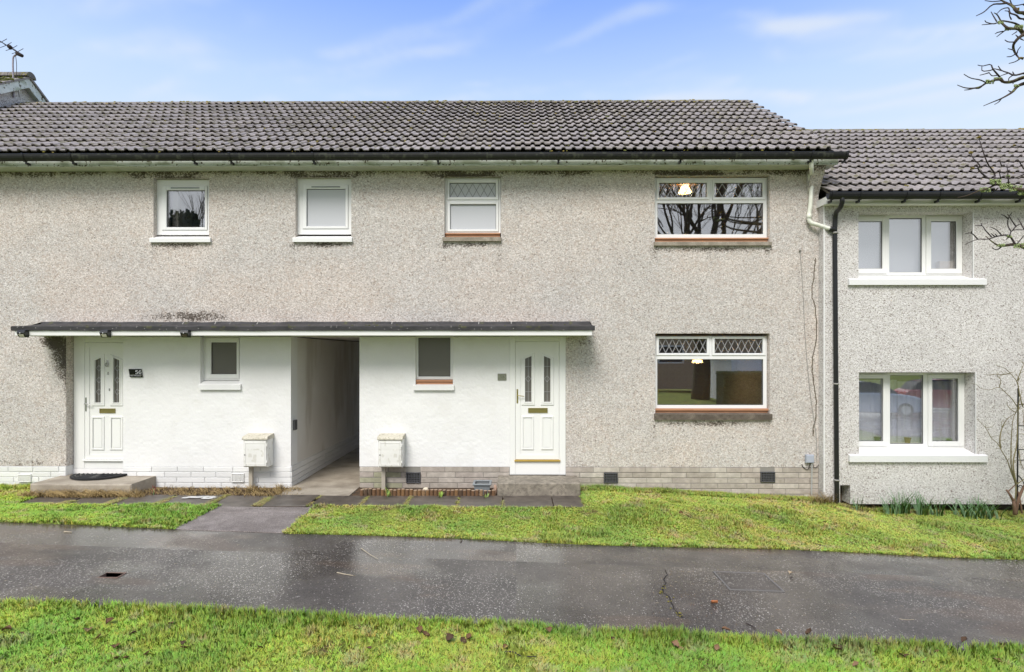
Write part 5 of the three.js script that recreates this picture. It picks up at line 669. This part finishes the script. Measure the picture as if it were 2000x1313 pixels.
  const link = (px, py, y, r) => put(t, 'limb', tube([V(7.3, y, 4.22), V(6.75 + 0.3 * hash(py | 0, 3), lerp(y, A(px, py).y, 0.55), 4.2 + 0.5 * (hash(py | 0, 5) - 0.5)), A(2045 + 20 * hash(py | 0, 9), py + 14 * (hash(py | 0, 2) - 0.3), 0.12), A(px, py, 0)], r * 2.2, r, 9, 18), M.bark);
  link(2000, 25, 4.9, 0.022); link(2000, 67, 4.5, 0.02); link(2002, 112, 4.2, 0.015); link(2000, 151, 3.7, 0.017); link(2004, 162, 3.6, 0.014); link(2006, 372, 2.5, 0.02); link(2005, 485, 1.9, 0.018); link(2000, 37, 5.2, 0.014); link(2002, 449, 2.1, 0.013); link(2000, 8, 5.4, 0.013); link(2000, 330, 2.8, 0.012); link(2000, 143, 3.9, 0.013);
  W.forEach((w, i) => { const b = big.has(i), r0 = b ? 0.018 : w.length > 4 ? 0.0095 : 0.006; put(t, 'branch', tube(w.map(([a, c], k) => A(a, c, 0.05 * Math.sin(i + k * 1.3))), r0, 0.0034, 6), b ? M.bark : M.twig); });
  const li = [[], []]; const blob = (px, py, n, s, k) => { for (let i = 0; i < n * 5; i++) { const c = A(px + rr(-s, s), py + rr(-s, s) * 0.42, rr(-0.03, 0.03)), g = new THREE.IcosahedronGeometry(rr(0.003, 0.0095), 0), p = g.attributes.position; for (let q = 0; q < p.count; q++) { const f = rr(0.6, 1.3); p.setXYZ(q, p.getX(q) * f, p.getY(q) * f, p.getZ(q) * f); } g.translate(c.x, c.y, c.z); li[k].push(g.toNonIndexed()); } };
  blob(1950, 155, 14, 7, 0); blob(1935, 160, 10, 8, 0); blob(1990, 53, 18, 8, 0); blob(1970, 56, 10, 6, 0); blob(1955, 44, 8, 5, 0); blob(1985, 18, 9, 5, 1); blob(1986, 168, 8, 4, 0); blob(1945, 355, 34, 10, 0); blob(1965, 364, 24, 12, 0); blob(1985, 368, 20, 12, 0); blob(1925, 371, 12, 10, 0); blob(1969, 344, 12, 3, 0); blob(1972, 462, 9, 4, 0); blob(1995, 378, 12, 6, 0); blob(1955, 480, 7, 8, 0); blob(1990, 480, 10, 10, 0); blob(1912, 268, 4, 3, 1); blob(1896, 298, 5, 4, 1); blob(1900, 329, 4, 4, 1); blob(1982, 284, 3, 2, 1); blob(1994, 114, 7, 4, 1);
  put(t, 'lichen', li[0], M.lichen).userData.kind = 'stuff'; put(t, 'lichen', li[1], M.moss[2]).userData.kind = 'stuff'; }

// ------------------------------------------------------------------ what the windows mirror, behind the camera
function growTree(list, p, d, len, r, depth, spread) { const q = p.clone().addScaledVector(d, len), m = p.clone().lerp(q, 0.5).add(V(rr(-1, 1), rr(-0.5, 0.5), rr(-1, 1)).multiplyScalar(len * 0.06)); list.push(tube([p, m, q], r, r * 0.68, depth > 3 ? 7 : 4, depth > 3 ? 5 : 3)); if (depth <= 0) return; const n = depth > 1 ? 3 : 3; for (let i = 0; i < n; i++) { const nd = d.clone().add(V(rr(-1, 1), rr(-0.35, 0.6), rr(-1, 1)).multiplyScalar(spread)).normalize(); growTree(list, i ? p.clone().lerp(q, rr(0.55, 1)) : q, nd, len * rr(0.62, 0.85), r * (i ? rr(0.42, 0.6) : 0.66), depth - 1, spread); } }
seed(520);
{ const t = thing('street_tree', 'bare many-stemmed tree across the green, mirrored in the upper window', 'tree', [11, -0.3, 24]); const tr = [], br = []; tr.push(tube([V(11, -0.4, 24), V(11.1, 1.5, 24), V(11, 4.2, 24)], 0.55, 0.42, 10, 8)); for (const [dx, dz, r] of [[-0.32, 0, 0.26], [-0.12, 0.1, 0.24], [0.08, -0.1, 0.3], [0.3, 0.1, 0.24], [0.6, 0, 0.17], [-0.65, 0.1, 0.18]]) growTree(br, V(11 + dx * 0.5, 3.8, 24), V(dx, 1, dz).normalize(), 4.2, r, 6, 0.5); put(t, 'trunk', tr, M.bark); put(t, 'branches', br, M.bark);
  const u = thing('street_tree', 'slender bare tree across the green, mirrored in the small upper window', 'tree', [-25, -0.3, 34]); const b2 = []; growTree(b2, V(-25, 3, 34), V(0.05, 1, 0), 4.6, 0.13, 5, 0.4); put(u, 'trunk', tube([V(-25, -0.4, 34), V(-25, 3.1, 34)], 0.17, 0.13, 8, 3), M.bark); put(u, 'branches', b2, M.bark); }
function hedge(name, label, x0, x1, y1, z0, z1, c) { const l = []; const n = Math.round((x1 - x0) * (y1 + 0.3) * 900); for (let i = 0; i < n; i++) { const g = new THREE.PlaneGeometry(0.07, 0.05); g.rotateX(rr(-1.2, 1.2)); g.rotateY(rr(-1.2, 1.2)); const top = rnd() < 0.3; g.translate(rr(x0, x1), top ? y1 + rr(-0.06, 0.06) : rr(-0.3, y1), top ? rr(z0, z1) : z0 + rr(-0.06, 0.08)); l.push(g.toNonIndexed()); } const t = thing(name, label, 'hedge', [(x0 + x1) / 2, -0.3, (z0 + z1) / 2]); put(t, 'core', bbox(x0 + 0.05, x1 - 0.05, -0.4, y1 - 0.04, z0 + 0.05, z1, 0.05), std({ color: lin(0.05, 0.06, 0.025), roughness: 1 })); put(t, 'leaves', l, std({ color: lin(...c), roughness: 0.8 })).userData.kind = 'stuff'; }
hedge('clipped_hedge', 'square clipped green hedge mirrored in the lower leaded window', 9.9, 12.6, 1.45, 17.2, 18.4, [0.17, 0.19, 0.07]);
function evergreen(x, z, h, r, label) { const l = [], t = thing('evergreen_tree', label, 'tree', [x, -0.4, z], 'evergreens across the green'); for (let i = 0; i < 5200; i++) { const v = Math.pow(rnd(), 0.8), a = rr(0, 6.28), rad = r * (1 - v * v * 0.75) * rr(0.55, 1.1) * (0.75 + 0.5 * vnoise(a * 2 + x, v * 9)), g = new THREE.PlaneGeometry(0.18, 0.3); g.rotateX(rr(-1, 1)); g.rotateY(a + rr(-0.8, 0.8)); g.translate(x + Math.cos(a) * rad, 1 + v * (h - 1) + rr(-0.3, 0.5), z + Math.sin(a) * rad); l.push(g.toNonIndexed()); } put(t, 'trunk', tube([V(x, -0.5, z), V(x, h * 0.85, z)], 0.25, 0.06, 8, 4), M.bark); put(t, 'crown', l, std({ color: lin(0.035, 0.05, 0.03), roughness: 0.9 })).userData.kind = 'stuff'; }
evergreen(-21.2, 26, 11.0, 2.2, 'taller dark evergreen mirrored in the small upper window'); evergreen(-18.6, 26.5, 10.3, 2.2, 'shorter dark evergreen mirrored in the small upper window');
{ const t = thing('bungalow', 'brick house across the green mirrored in the lower window', 'house', [10.5, -0.3, 34]); const wallM = std({ color: lin(0.7, 0.56, 0.42), map: brickTex, roughness: 0.95 }); put(t, 'wall', wallWithHoles([[5, -0.4], [20, -0.4], [20, 4.6], [5, 4.6]], [{ x0: 6.2, x1: 8.2, y0: 1.6, y1: 3 }, { x0: 11, x1: 13, y0: 1.6, y1: 3 }], 34, 38), wallM); for (const x of [6.2, 11]) { const w = partGroup(t, 'window'); put(w, 'frame', frameBars({ x0: x, x1: x + 2, y0: 1.6, y1: 3 }, { x0: x + 0.1, x1: x + 1.9, y0: 1.7, y1: 2.9 }, 33.98, 34.1), M.upvc); put(w, 'pane', box(x + 0.1, x + 1.9, 1.7, 2.9, 34.1, 34.12), M.seal); } put(t, 'roof', prismX([[33.4, 4.5], [36, 6.6], [38.6, 4.5]], 4.6, 20.4), M.tileTop[1]);
  const g = thing('garage', 'pale garage beyond the hedge mirrored in the lower window', 'garage', [13.5, -0.3, 22]); put(g, 'wall', box(12.2, 15.4, -0.4, 2.3, 22.3, 26), M.render); put(g, 'door', box(12.5, 15.0, -0.3, 1.95, 22.24, 22.29), M.upvc); put(g, 'roof', bbox(12, 15.6, 2.3, 2.45, 22.1, 26.2, 0.02), M.felt); }

structure('parking_area', sheet(12.5, 45, () => 9.5, () => 29.5, 0.03, 20, 20), M.asphalt);
function car(x, z, turn, colour, label) {
  const t = new THREE.Group(); t.name = numbered('parked_car'); t.userData = { label, category: 'car', group: 'cars parked behind the viewpoint' }; t.position.set(x, ground(x, z) + 0.03, z); t.rotation.y = turn; scene.add(t);
  const add = (p, n, g, m) => { const q = flagShadow(new THREE.Mesh(g, m)); q.name = n; p.add(q); return q; }, paint = new THREE.MeshPhysicalMaterial({ color: lin(...colour), roughness: 0.35, clearcoat: 1 });
  const side = (pts, w, b) => { const s = new THREE.Shape(); s.moveTo(...pts[0]); s.splineThru(pts.slice(1).map((p) => new THREE.Vector2(...p))); s.closePath(); const g = new THREE.ExtrudeGeometry(s, { depth: w, bevelEnabled: true, bevelSize: b, bevelThickness: b, bevelSegments: 3, curveSegments: 24 }); g.translate(0, 0, -w / 2); return g; };
  add(t, 'body', side([[-2, 0.3], [-2.05, 0.6], [-1.95, 0.92], [-1, 0.98], [0.8, 0.95], [1.7, 0.82], [2.02, 0.62], [2.02, 0.32], [1, 0.24], [-1, 0.24]], 1.5, 0.08), paint);
  add(t, 'cabin', side([[-1.8, 0.92], [-1.45, 1.32], [-0.6, 1.43], [0.2, 1.38], [0.95, 0.95], [-0.5, 0.94]], 1.2, 0.1), M.seal); add(t, 'roof', side([[-1.35, 1.4], [-0.6, 1.49], [0.15, 1.44], [0.1, 1.4], [-0.6, 1.44]], 1.1, 0.06), paint);
  for (const wx of [-1.3, 1.28]) for (const wz of [-0.76, 0.76]) { const g = new THREE.CylinderGeometry(0.31, 0.31, 0.2, 20); g.rotateX(Math.PI / 2); g.translate(wx, 0.31, wz); const w = add(t, 'wheel', g, M.black), r = new THREE.CylinderGeometry(0.2, 0.2, 0.22, 14); r.rotateX(Math.PI / 2); r.translate(wx, 0.31, wz); add(w, 'rim', r, M.chrome); }
  for (const wz of [-0.55, 0.55]) add(t, 'headlight', bbox(1.96, 2.1, 0.6, 0.74, wz - 0.16, wz + 0.16, 0.03), M.chrome); }
car(21.5, 18.5, 0.25, [0.42, 0.02, 0.03], 'red parked car mirrored in the lower white-silled window'); car(16.2, 16.5, 0.2, [0.62, 0.63, 0.65], 'white parked car mirrored in the lower white-silled window');

// ------------------------------------------------------------------ grass, leaves and twigs
function tuft(n, w) { const pos = [], idx = [], nor = []; for (let i = 0; i < n; i++) { const a = rr(0, 6.283), bx = rr(-0.018, 0.018), bz = rr(-0.018, 0.018), h = rr(0.45, 1), l = rr(0.15, 0.75) * h, px = -Math.sin(a) * w, pz = Math.cos(a) * w, dx = Math.cos(a) * l, dz = Math.sin(a) * l, o = pos.length / 3; pos.push(bx - px, 0, bz - pz, bx + px, 0, bz + pz, bx + dx * 0.35 * 0.06 - px * 0.8, h * 0.6 * 0.06, bz + dz * 0.35 * 0.06 - pz * 0.8, bx + dx * 0.35 * 0.06 + px * 0.8, h * 0.6 * 0.06, bz + dz * 0.35 * 0.06 + pz * 0.8, bx + dx * 0.06, h * 0.06 * (1 - 0.25 * l), bz + dz * 0.06); for (let k = 0; k < 5; k++) nor.push(Math.cos(a) * 0.4, 0.9, Math.sin(a) * 0.4); idx.push(o, o + 1, o + 2, o + 1, o + 3, o + 2, o + 2, o + 3, o + 4); } const g = new THREE.BufferGeometry(); g.setAttribute('position', new THREE.Float32BufferAttribute(pos, 3)); g.setAttribute('normal', new THREE.Float32BufferAttribute(nor, 3)); g.setAttribute('uv', new THREE.Float32BufferAttribute(new Float32Array(pos.length / 3 * 2), 2)); g.setIndex(idx); return g; }
seed(700);
const TUFT = [tuft(9, 0.0021), tuft(9, 0.0024)];
function lawn(label, want, region, height, tone) {
  const spots = []; let tries = 0; while (spots.length < want && tries++ < want * 8) { const s = region(); if (s) spots.push(s); }
  const parts = [[], []]; spots.forEach((s, i) => parts[i % 2].push(s));
  parts.forEach((list, k) => { const im = new THREE.InstancedMesh(TUFT[k], M.grass, list.length), m = new THREE.Matrix4(), q = new THREE.Quaternion(), c = new THREE.Color(), up = V(0, 1, 0);
    list.forEach(([x, z], i) => { const h = height(x, z) * rr(0.7, 1.25); q.setFromAxisAngle(up, rr(0, 6.283)); const sxz = rr(0.9, 1.4); m.compose(V(x, ground(x, z) + 0.008, z), q, V(sxz, h / 0.055, sxz)); im.setMatrixAt(i, m); const t = tone(x, z); c.setRGB(...t.map((v) => v * rr(0.75, 1.25))); im.setColorAt(i, c); });
    im.name = numbered('grass'); im.castShadow = im.receiveShadow = true; im.userData = { kind: 'stuff', label, category: 'grass' }; scene.add(im); }); }
const GREEN = [0.33, 0.56, 0.075], LIME = [0.52, 0.66, 0.085], YELLOW = [0.64, 0.62, 0.13], STRAW = [0.62, 0.5, 0.28];
const tone = (sy) => (x, z) => { const n = fbm(x * 1.3 + 9, z * 1.6 + 2, 4), f = fbm(x * 7, z * 7, 3); let c = mix3(GREEN, LIME, sst(0.22, 0.56, n)); c = mix3(c, YELLOW, sst(0.52, 0.72, n * 0.6 + f * 0.4) * sy); return f > 0.66 ? mix3(c, STRAW, 0.5 * sy) : c; };
const bare = (x, z) => fbm(x * 2.7 + 40, z * 2.7 + 11, 4) > 0.66;
lawn('bright green rough grass in front of the wet path', 62000, () => { const x = rr(-7, 7), z = lerp(4.35, 6.8, Math.pow(rnd(), 1.15)); const e = PATH_NEAR(x) - 0.02; if (z < e || (bare(x, z) && rnd() < 0.75)) return null; return [x, z]; }, (x, z) => 0.036 + 0.028 * sst(0.45, 0.7, fbm(x * 1.7 + 5, z * 1.7, 3)) + 0.035 * (1 - sst(0, 0.25, z - PATH_NEAR(x))), tone(0.75));
lawn('mossy short grass between the path and the houses', 74000, () => { const x = rr(-10.5, 10.5), z = rr(0, 2.36); if (z > PATH_FAR(x) + 0.015) return null; if (x > SLAB_X0 && x < SLAB_X1 && z < SLAB_FRONT - 0.02) return null; if (x > LINK[0] + 0.05 && x < LINK[1] - 0.02 && z > 1.0) return null; if (z < (x > X_R ? 0.2 : 0.02)) return null; if (bare(x + 30, z) && rnd() < 0.6) return null; return [x, z]; }, (x, z) => 0.026 + 0.03 * sst(0.5, 0.72, fbm(x * 2 + 25, z * 2, 3)) + 0.01 * (1 - sst(0, 0.2, z - SLAB_FRONT)) * (x < SLAB_X1 ? 1 : 0) + (z < 0.3 ? 0.03 : 0), (x, z) => { const c = tone(1)(x, z); return x > -3 ? mix3(c, STRAW, 0.16) : mix3(c, YELLOW, 0.18 * sst(1.6, 2.3, z)); });
{ const spot = () => { const [x, g] = pick(joints); return [x + rr(-g, g) * (x < -3.2 ? 1.3 : 0.7), rr(SLAB_BACK, SLAB_FRONT)]; };
  lawn('thin grass growing in the joints of the paving', 2600, () => { const s = spot(); return (s[0] > -3.2 && rnd() < 0.8) || fbm(s[0] * 6, s[1] * 6, 3) < 0.42 ? null : s; }, () => 0.02, (x, z) => mix3([0.3, 0.34, 0.07], [0.46, 0.36, 0.18], fbm(x * 9, z * 9, 2))); }
// fallen leaves, curled and torn
function leafGeometry(k) { const n = 6, pos = [], idx = [], uv = []; for (let i = 0; i <= n; i++) for (let j = -2; j <= 2; j++) { const u = i / n, w = Math.sin(Math.PI * Math.min(1, u * 0.96 + 0.02)) * (0.42 + 0.12 * hash(i + k, j)) * (1 + 0.25 * Math.sin(i * 2.4 + k)), v = j / 2; pos.push((u - 0.5), 0.1 + 0.35 * v * v * (0.4 + 0.6 * hash(k, 3)) + 0.22 * Math.sin(u * 3 + k) + 0.06 * hash(i * 7 + j, k), v * w); uv.push(u, v); } for (let i = 0; i < n; i++) for (let j = 0; j < 4; j++) { const a = i * 5 + j; idx.push(a, a + 1, a + 5, a + 1, a + 6, a + 5); } const g = new THREE.BufferGeometry(); g.setAttribute('position', new THREE.Float32BufferAttribute(pos, 3)); g.setAttribute('uv', new THREE.Float32BufferAttribute(uv, 2)); g.setIndex(idx); g.computeVertexNormals(); return g; }
seed(810); const LEAVES = [0, 1, 2, 3, 4].map(leafGeometry);
function onGround(px, py) { let z = 3, p; for (let i = 0; i < 12; i++) { const X0 = X(px, z), d = CAM.y - ground(X0, z); z = CAM.z - d * FOCAL / (py - HORIZON); } return V(X(px, z), ground(X(px, z), z), z); }
function leaf(px, py, s, label, group, mat) { const p = onGround(px, py), m = flagShadow(new THREE.Mesh(pick(LEAVES), mat ?? pick(M.leaf))); m.name = numbered('dead_leaf'); m.scale.setScalar(s * 0.85); m.position.set(p.x, p.y + (group === 'leaves on the grass' ? 0.035 : 0.004), p.z); m.rotation.set(rr(-0.3, 0.3), rr(0, 6.28), rr(-0.3, 0.3)); m.userData = { label, category: 'leaf' }; if (group) m.userData.group = group; scene.add(m); }
leaf(1395, 1179, 0.085, 'orange dead leaf lying alone on the wet path', null, std({ color: lin(0.42, 0.15, 0.05), roughness: 0.6 }));
leaf(1545, 1122, 0.075, 'pale tan leaf beside the inspection cover', null, std({ color: lin(0.4, 0.31, 0.2), roughness: 0.7 }));
for (const [px, py, s] of [[12, 1247, 0.08], [42, 1254, 0.05], [150, 1221, 0.06], [216, 1228, 0.08], [172, 1247, 0.07], [192, 1258, 0.05], [225, 1278, 0.08], [246, 1298, 0.05], [258, 1252, 0.06], [227, 1300, 0.05], [333, 1232, 0.07], [362, 1276, 0.09], [358, 1270, 0.05], [286, 1290, 0.06], [508, 1278, 0.05], [698, 1237, 0.08], [688, 1235, 0.05], [820, 1242, 0.07], [832, 1250, 0.08], [880, 1260, 0.09], [905, 1262, 0.07], [915, 1255, 0.06], [720, 1278, 0.05], [988, 1272, 0.06], [1072, 1242, 0.07], [1198, 1256, 0.05], [1285, 1245, 0.06], [1318, 1270, 0.08], [1330, 1275, 0.06], [1420, 1240, 0.08], [1520, 1245, 0.07], [1635, 1274, 0.09], [1712, 1268, 0.06], [1765, 1290, 0.09], [1672, 1307, 0.06], [1580, 1242, 0.08], [1830, 1281, 0.06], [1950, 1297, 0.08], [1400, 1275, 0.06], [1885, 1258, 0.07], [1960, 1270, 0.08], [1800, 1300, 0.06]]) leaf(px, py, s, 'curled brown dead leaf lying in the rough grass before the path', 'leaves on the grass');
for (const [px, py, s] of [[820, 1018, 0.06], [835, 1010, 0.05], [1010, 1040, 0.06], [1030, 1058, 0.07], [1330, 1005, 0.08], [1390, 1000, 0.08], [1480, 1003, 0.07], [1545, 1015, 0.07], [1610, 1022, 0.06], [1690, 1062, 0.07], [1845, 1066, 0.08], [1910, 1070, 0.07], [1980, 1083, 0.07], [1320, 1035, 0.06], [1520, 1052, 0.06], [1655, 1046, 0.06], [900, 1056, 0.05], [1780, 1064, 0.05], [980, 1020, 0.05], [1160, 985, 0.05], [1300, 985, 0.06], [1420, 970, 0.06], [700, 1004, 0.05], [365, 1003, 0.04]]) leaf(px, py, s, 'small brown dead leaf lying on the mossy lawn by the houses', 'leaves on the lawn by the houses');
// twigs and stalks lying on the path
function twig(pts, r, label, mat, lift = 0.008) { single('twig', label, 'twig', tube(pts.map(([a, b]) => onGround(a, b).add(V(0, lift, 0))), r, r * 0.6, 5), mat); }
const STALK = std({ color: lin(0.45, 0.38, 0.27), roughness: 0.9 });
twig([[705, 1073], [722, 1085], [738, 1094]], 0.004, 'long bent straw on the path before the passage', STALK); twig([[658, 1121], [672, 1124], [690, 1127]], 0.006, 'pale peeled stick on the dark patch of path', STALK); twig([[985, 1284], [1000, 1283], [1018, 1292]], 0.007, 'crooked dark twig in the near grass', M.twig, 0.04); twig([[1030, 1293], [1048, 1292]], 0.005, 'short straight dark twig in the near grass', M.twig, 0.04); twig([[1458, 1218], [1467, 1222], [1476, 1228]], 0.006, 'dark twig at the near edge of the path', M.twig); twig([[1757, 1208], [1772, 1210], [1786, 1209]], 0.003, 'thin pale stalk lying far along the path', STALK); twig([[125, 1042], [140, 1043]], 0.008, 'short pale stick near the far path edge', STALK);
{ const l = []; for (let i = 0; i < 420; i++) { const x = rr(-8, 8), z = rr(2.4, 4.3), a = rr(0, 6.28), L = rr(0.01, 0.035); l.push(tube([V(x, ground(x, z) + 0.004, z), V(x + Math.cos(a) * L, ground(x, z) + 0.005, z + Math.sin(a) * L)], 0.0016, 0.001, 3, 1)); } const m = flagShadow(new THREE.Mesh(merge(l), STALK)); m.name = 'straw_litter'; m.userData = { kind: 'stuff', label: 'scattered straw and grass clippings on the wet path', category: 'litter' }; scene.add(m); }
{ // crack across the path: thin dark ribbon laid for the gap, with moss
  const pts = [[1300, 1113], [1303, 1122], [1297, 1130], [1301, 1140], [1294, 1147], [1296, 1158], [1308, 1165], [1311, 1176], [1316, 1188], [1326, 1200], [1334, 1206]].map(([a, b]) => onGround(a, b)), l = []; for (let i = 0; i + 1 < pts.length; i++) { const a = pts[i], b = pts[i + 1], d = b.clone().sub(a), n = V(-d.z, 0, d.x).normalize(), pos = [], K = 5; for (let k = 0; k <= K; k++) { const p = a.clone().lerp(b, k / K), w = 0.0025 + 0.005 * hash(i * 9 + k, 4), j = 0.012 * (hash(i * 5 + k, 8) - 0.5); pos.push([p.x + n.x * (j - w), p.y + 0.0045, p.z + n.z * (j - w)], [p.x + n.x * (j + w), p.y + 0.0045, p.z + n.z * (j + w)]); } const v = []; for (let k = 0; k < K; k++) { const q = pos.slice(k * 2, k * 2 + 4); v.push(...q[0], ...q[2], ...q[1], ...q[1], ...q[2], ...q[3]); } const g = new THREE.BufferGeometry(); g.setAttribute('position', new THREE.Float32BufferAttribute(v, 3)); g.computeVertexNormals(); l.push(boxUV(g)); }
  const cr = structure('path_crack', l, std({ color: lin(0.016, 0.014, 0.012), roughness: 1 })); const mo = []; for (let i = 0; i < 26; i++) { const a = pts[4 + Math.floor(rnd() * 6)], c = mossClump(1, 0.01, rr(0.006, 0.014)); c.translate(a.x + rr(-0.03, 0.03), a.y + 0.006, a.z + rr(-0.04, 0.04)); mo.push(c); } const m = flagShadow(new THREE.Mesh(merge(mo), M.moss[0])); m.name = 'moss'; m.userData.kind = 'stuff'; cr.add(m); }
{ // flaking white paint spilt on one slab
  const p = onGround(385, 977); const l = []; for (let i = 0; i < 26; i++) { const g = new THREE.CircleGeometry(rr(0.02, 0.07), 7); g.rotateX(-Math.PI / 2); g.scale(1.3, 1, 0.55); g.translate(p.x + rr(-0.2, 0.24), p.y + 0.03 + i * 0.0001, p.z + rr(-0.06, 0.06)); l.push(g.toNonIndexed()); } structure('spilt_paint', l, std({ color: lin(0.6, 0.6, 0.58), roughness: 0.8 })); }

renderer.render(scene, camera);
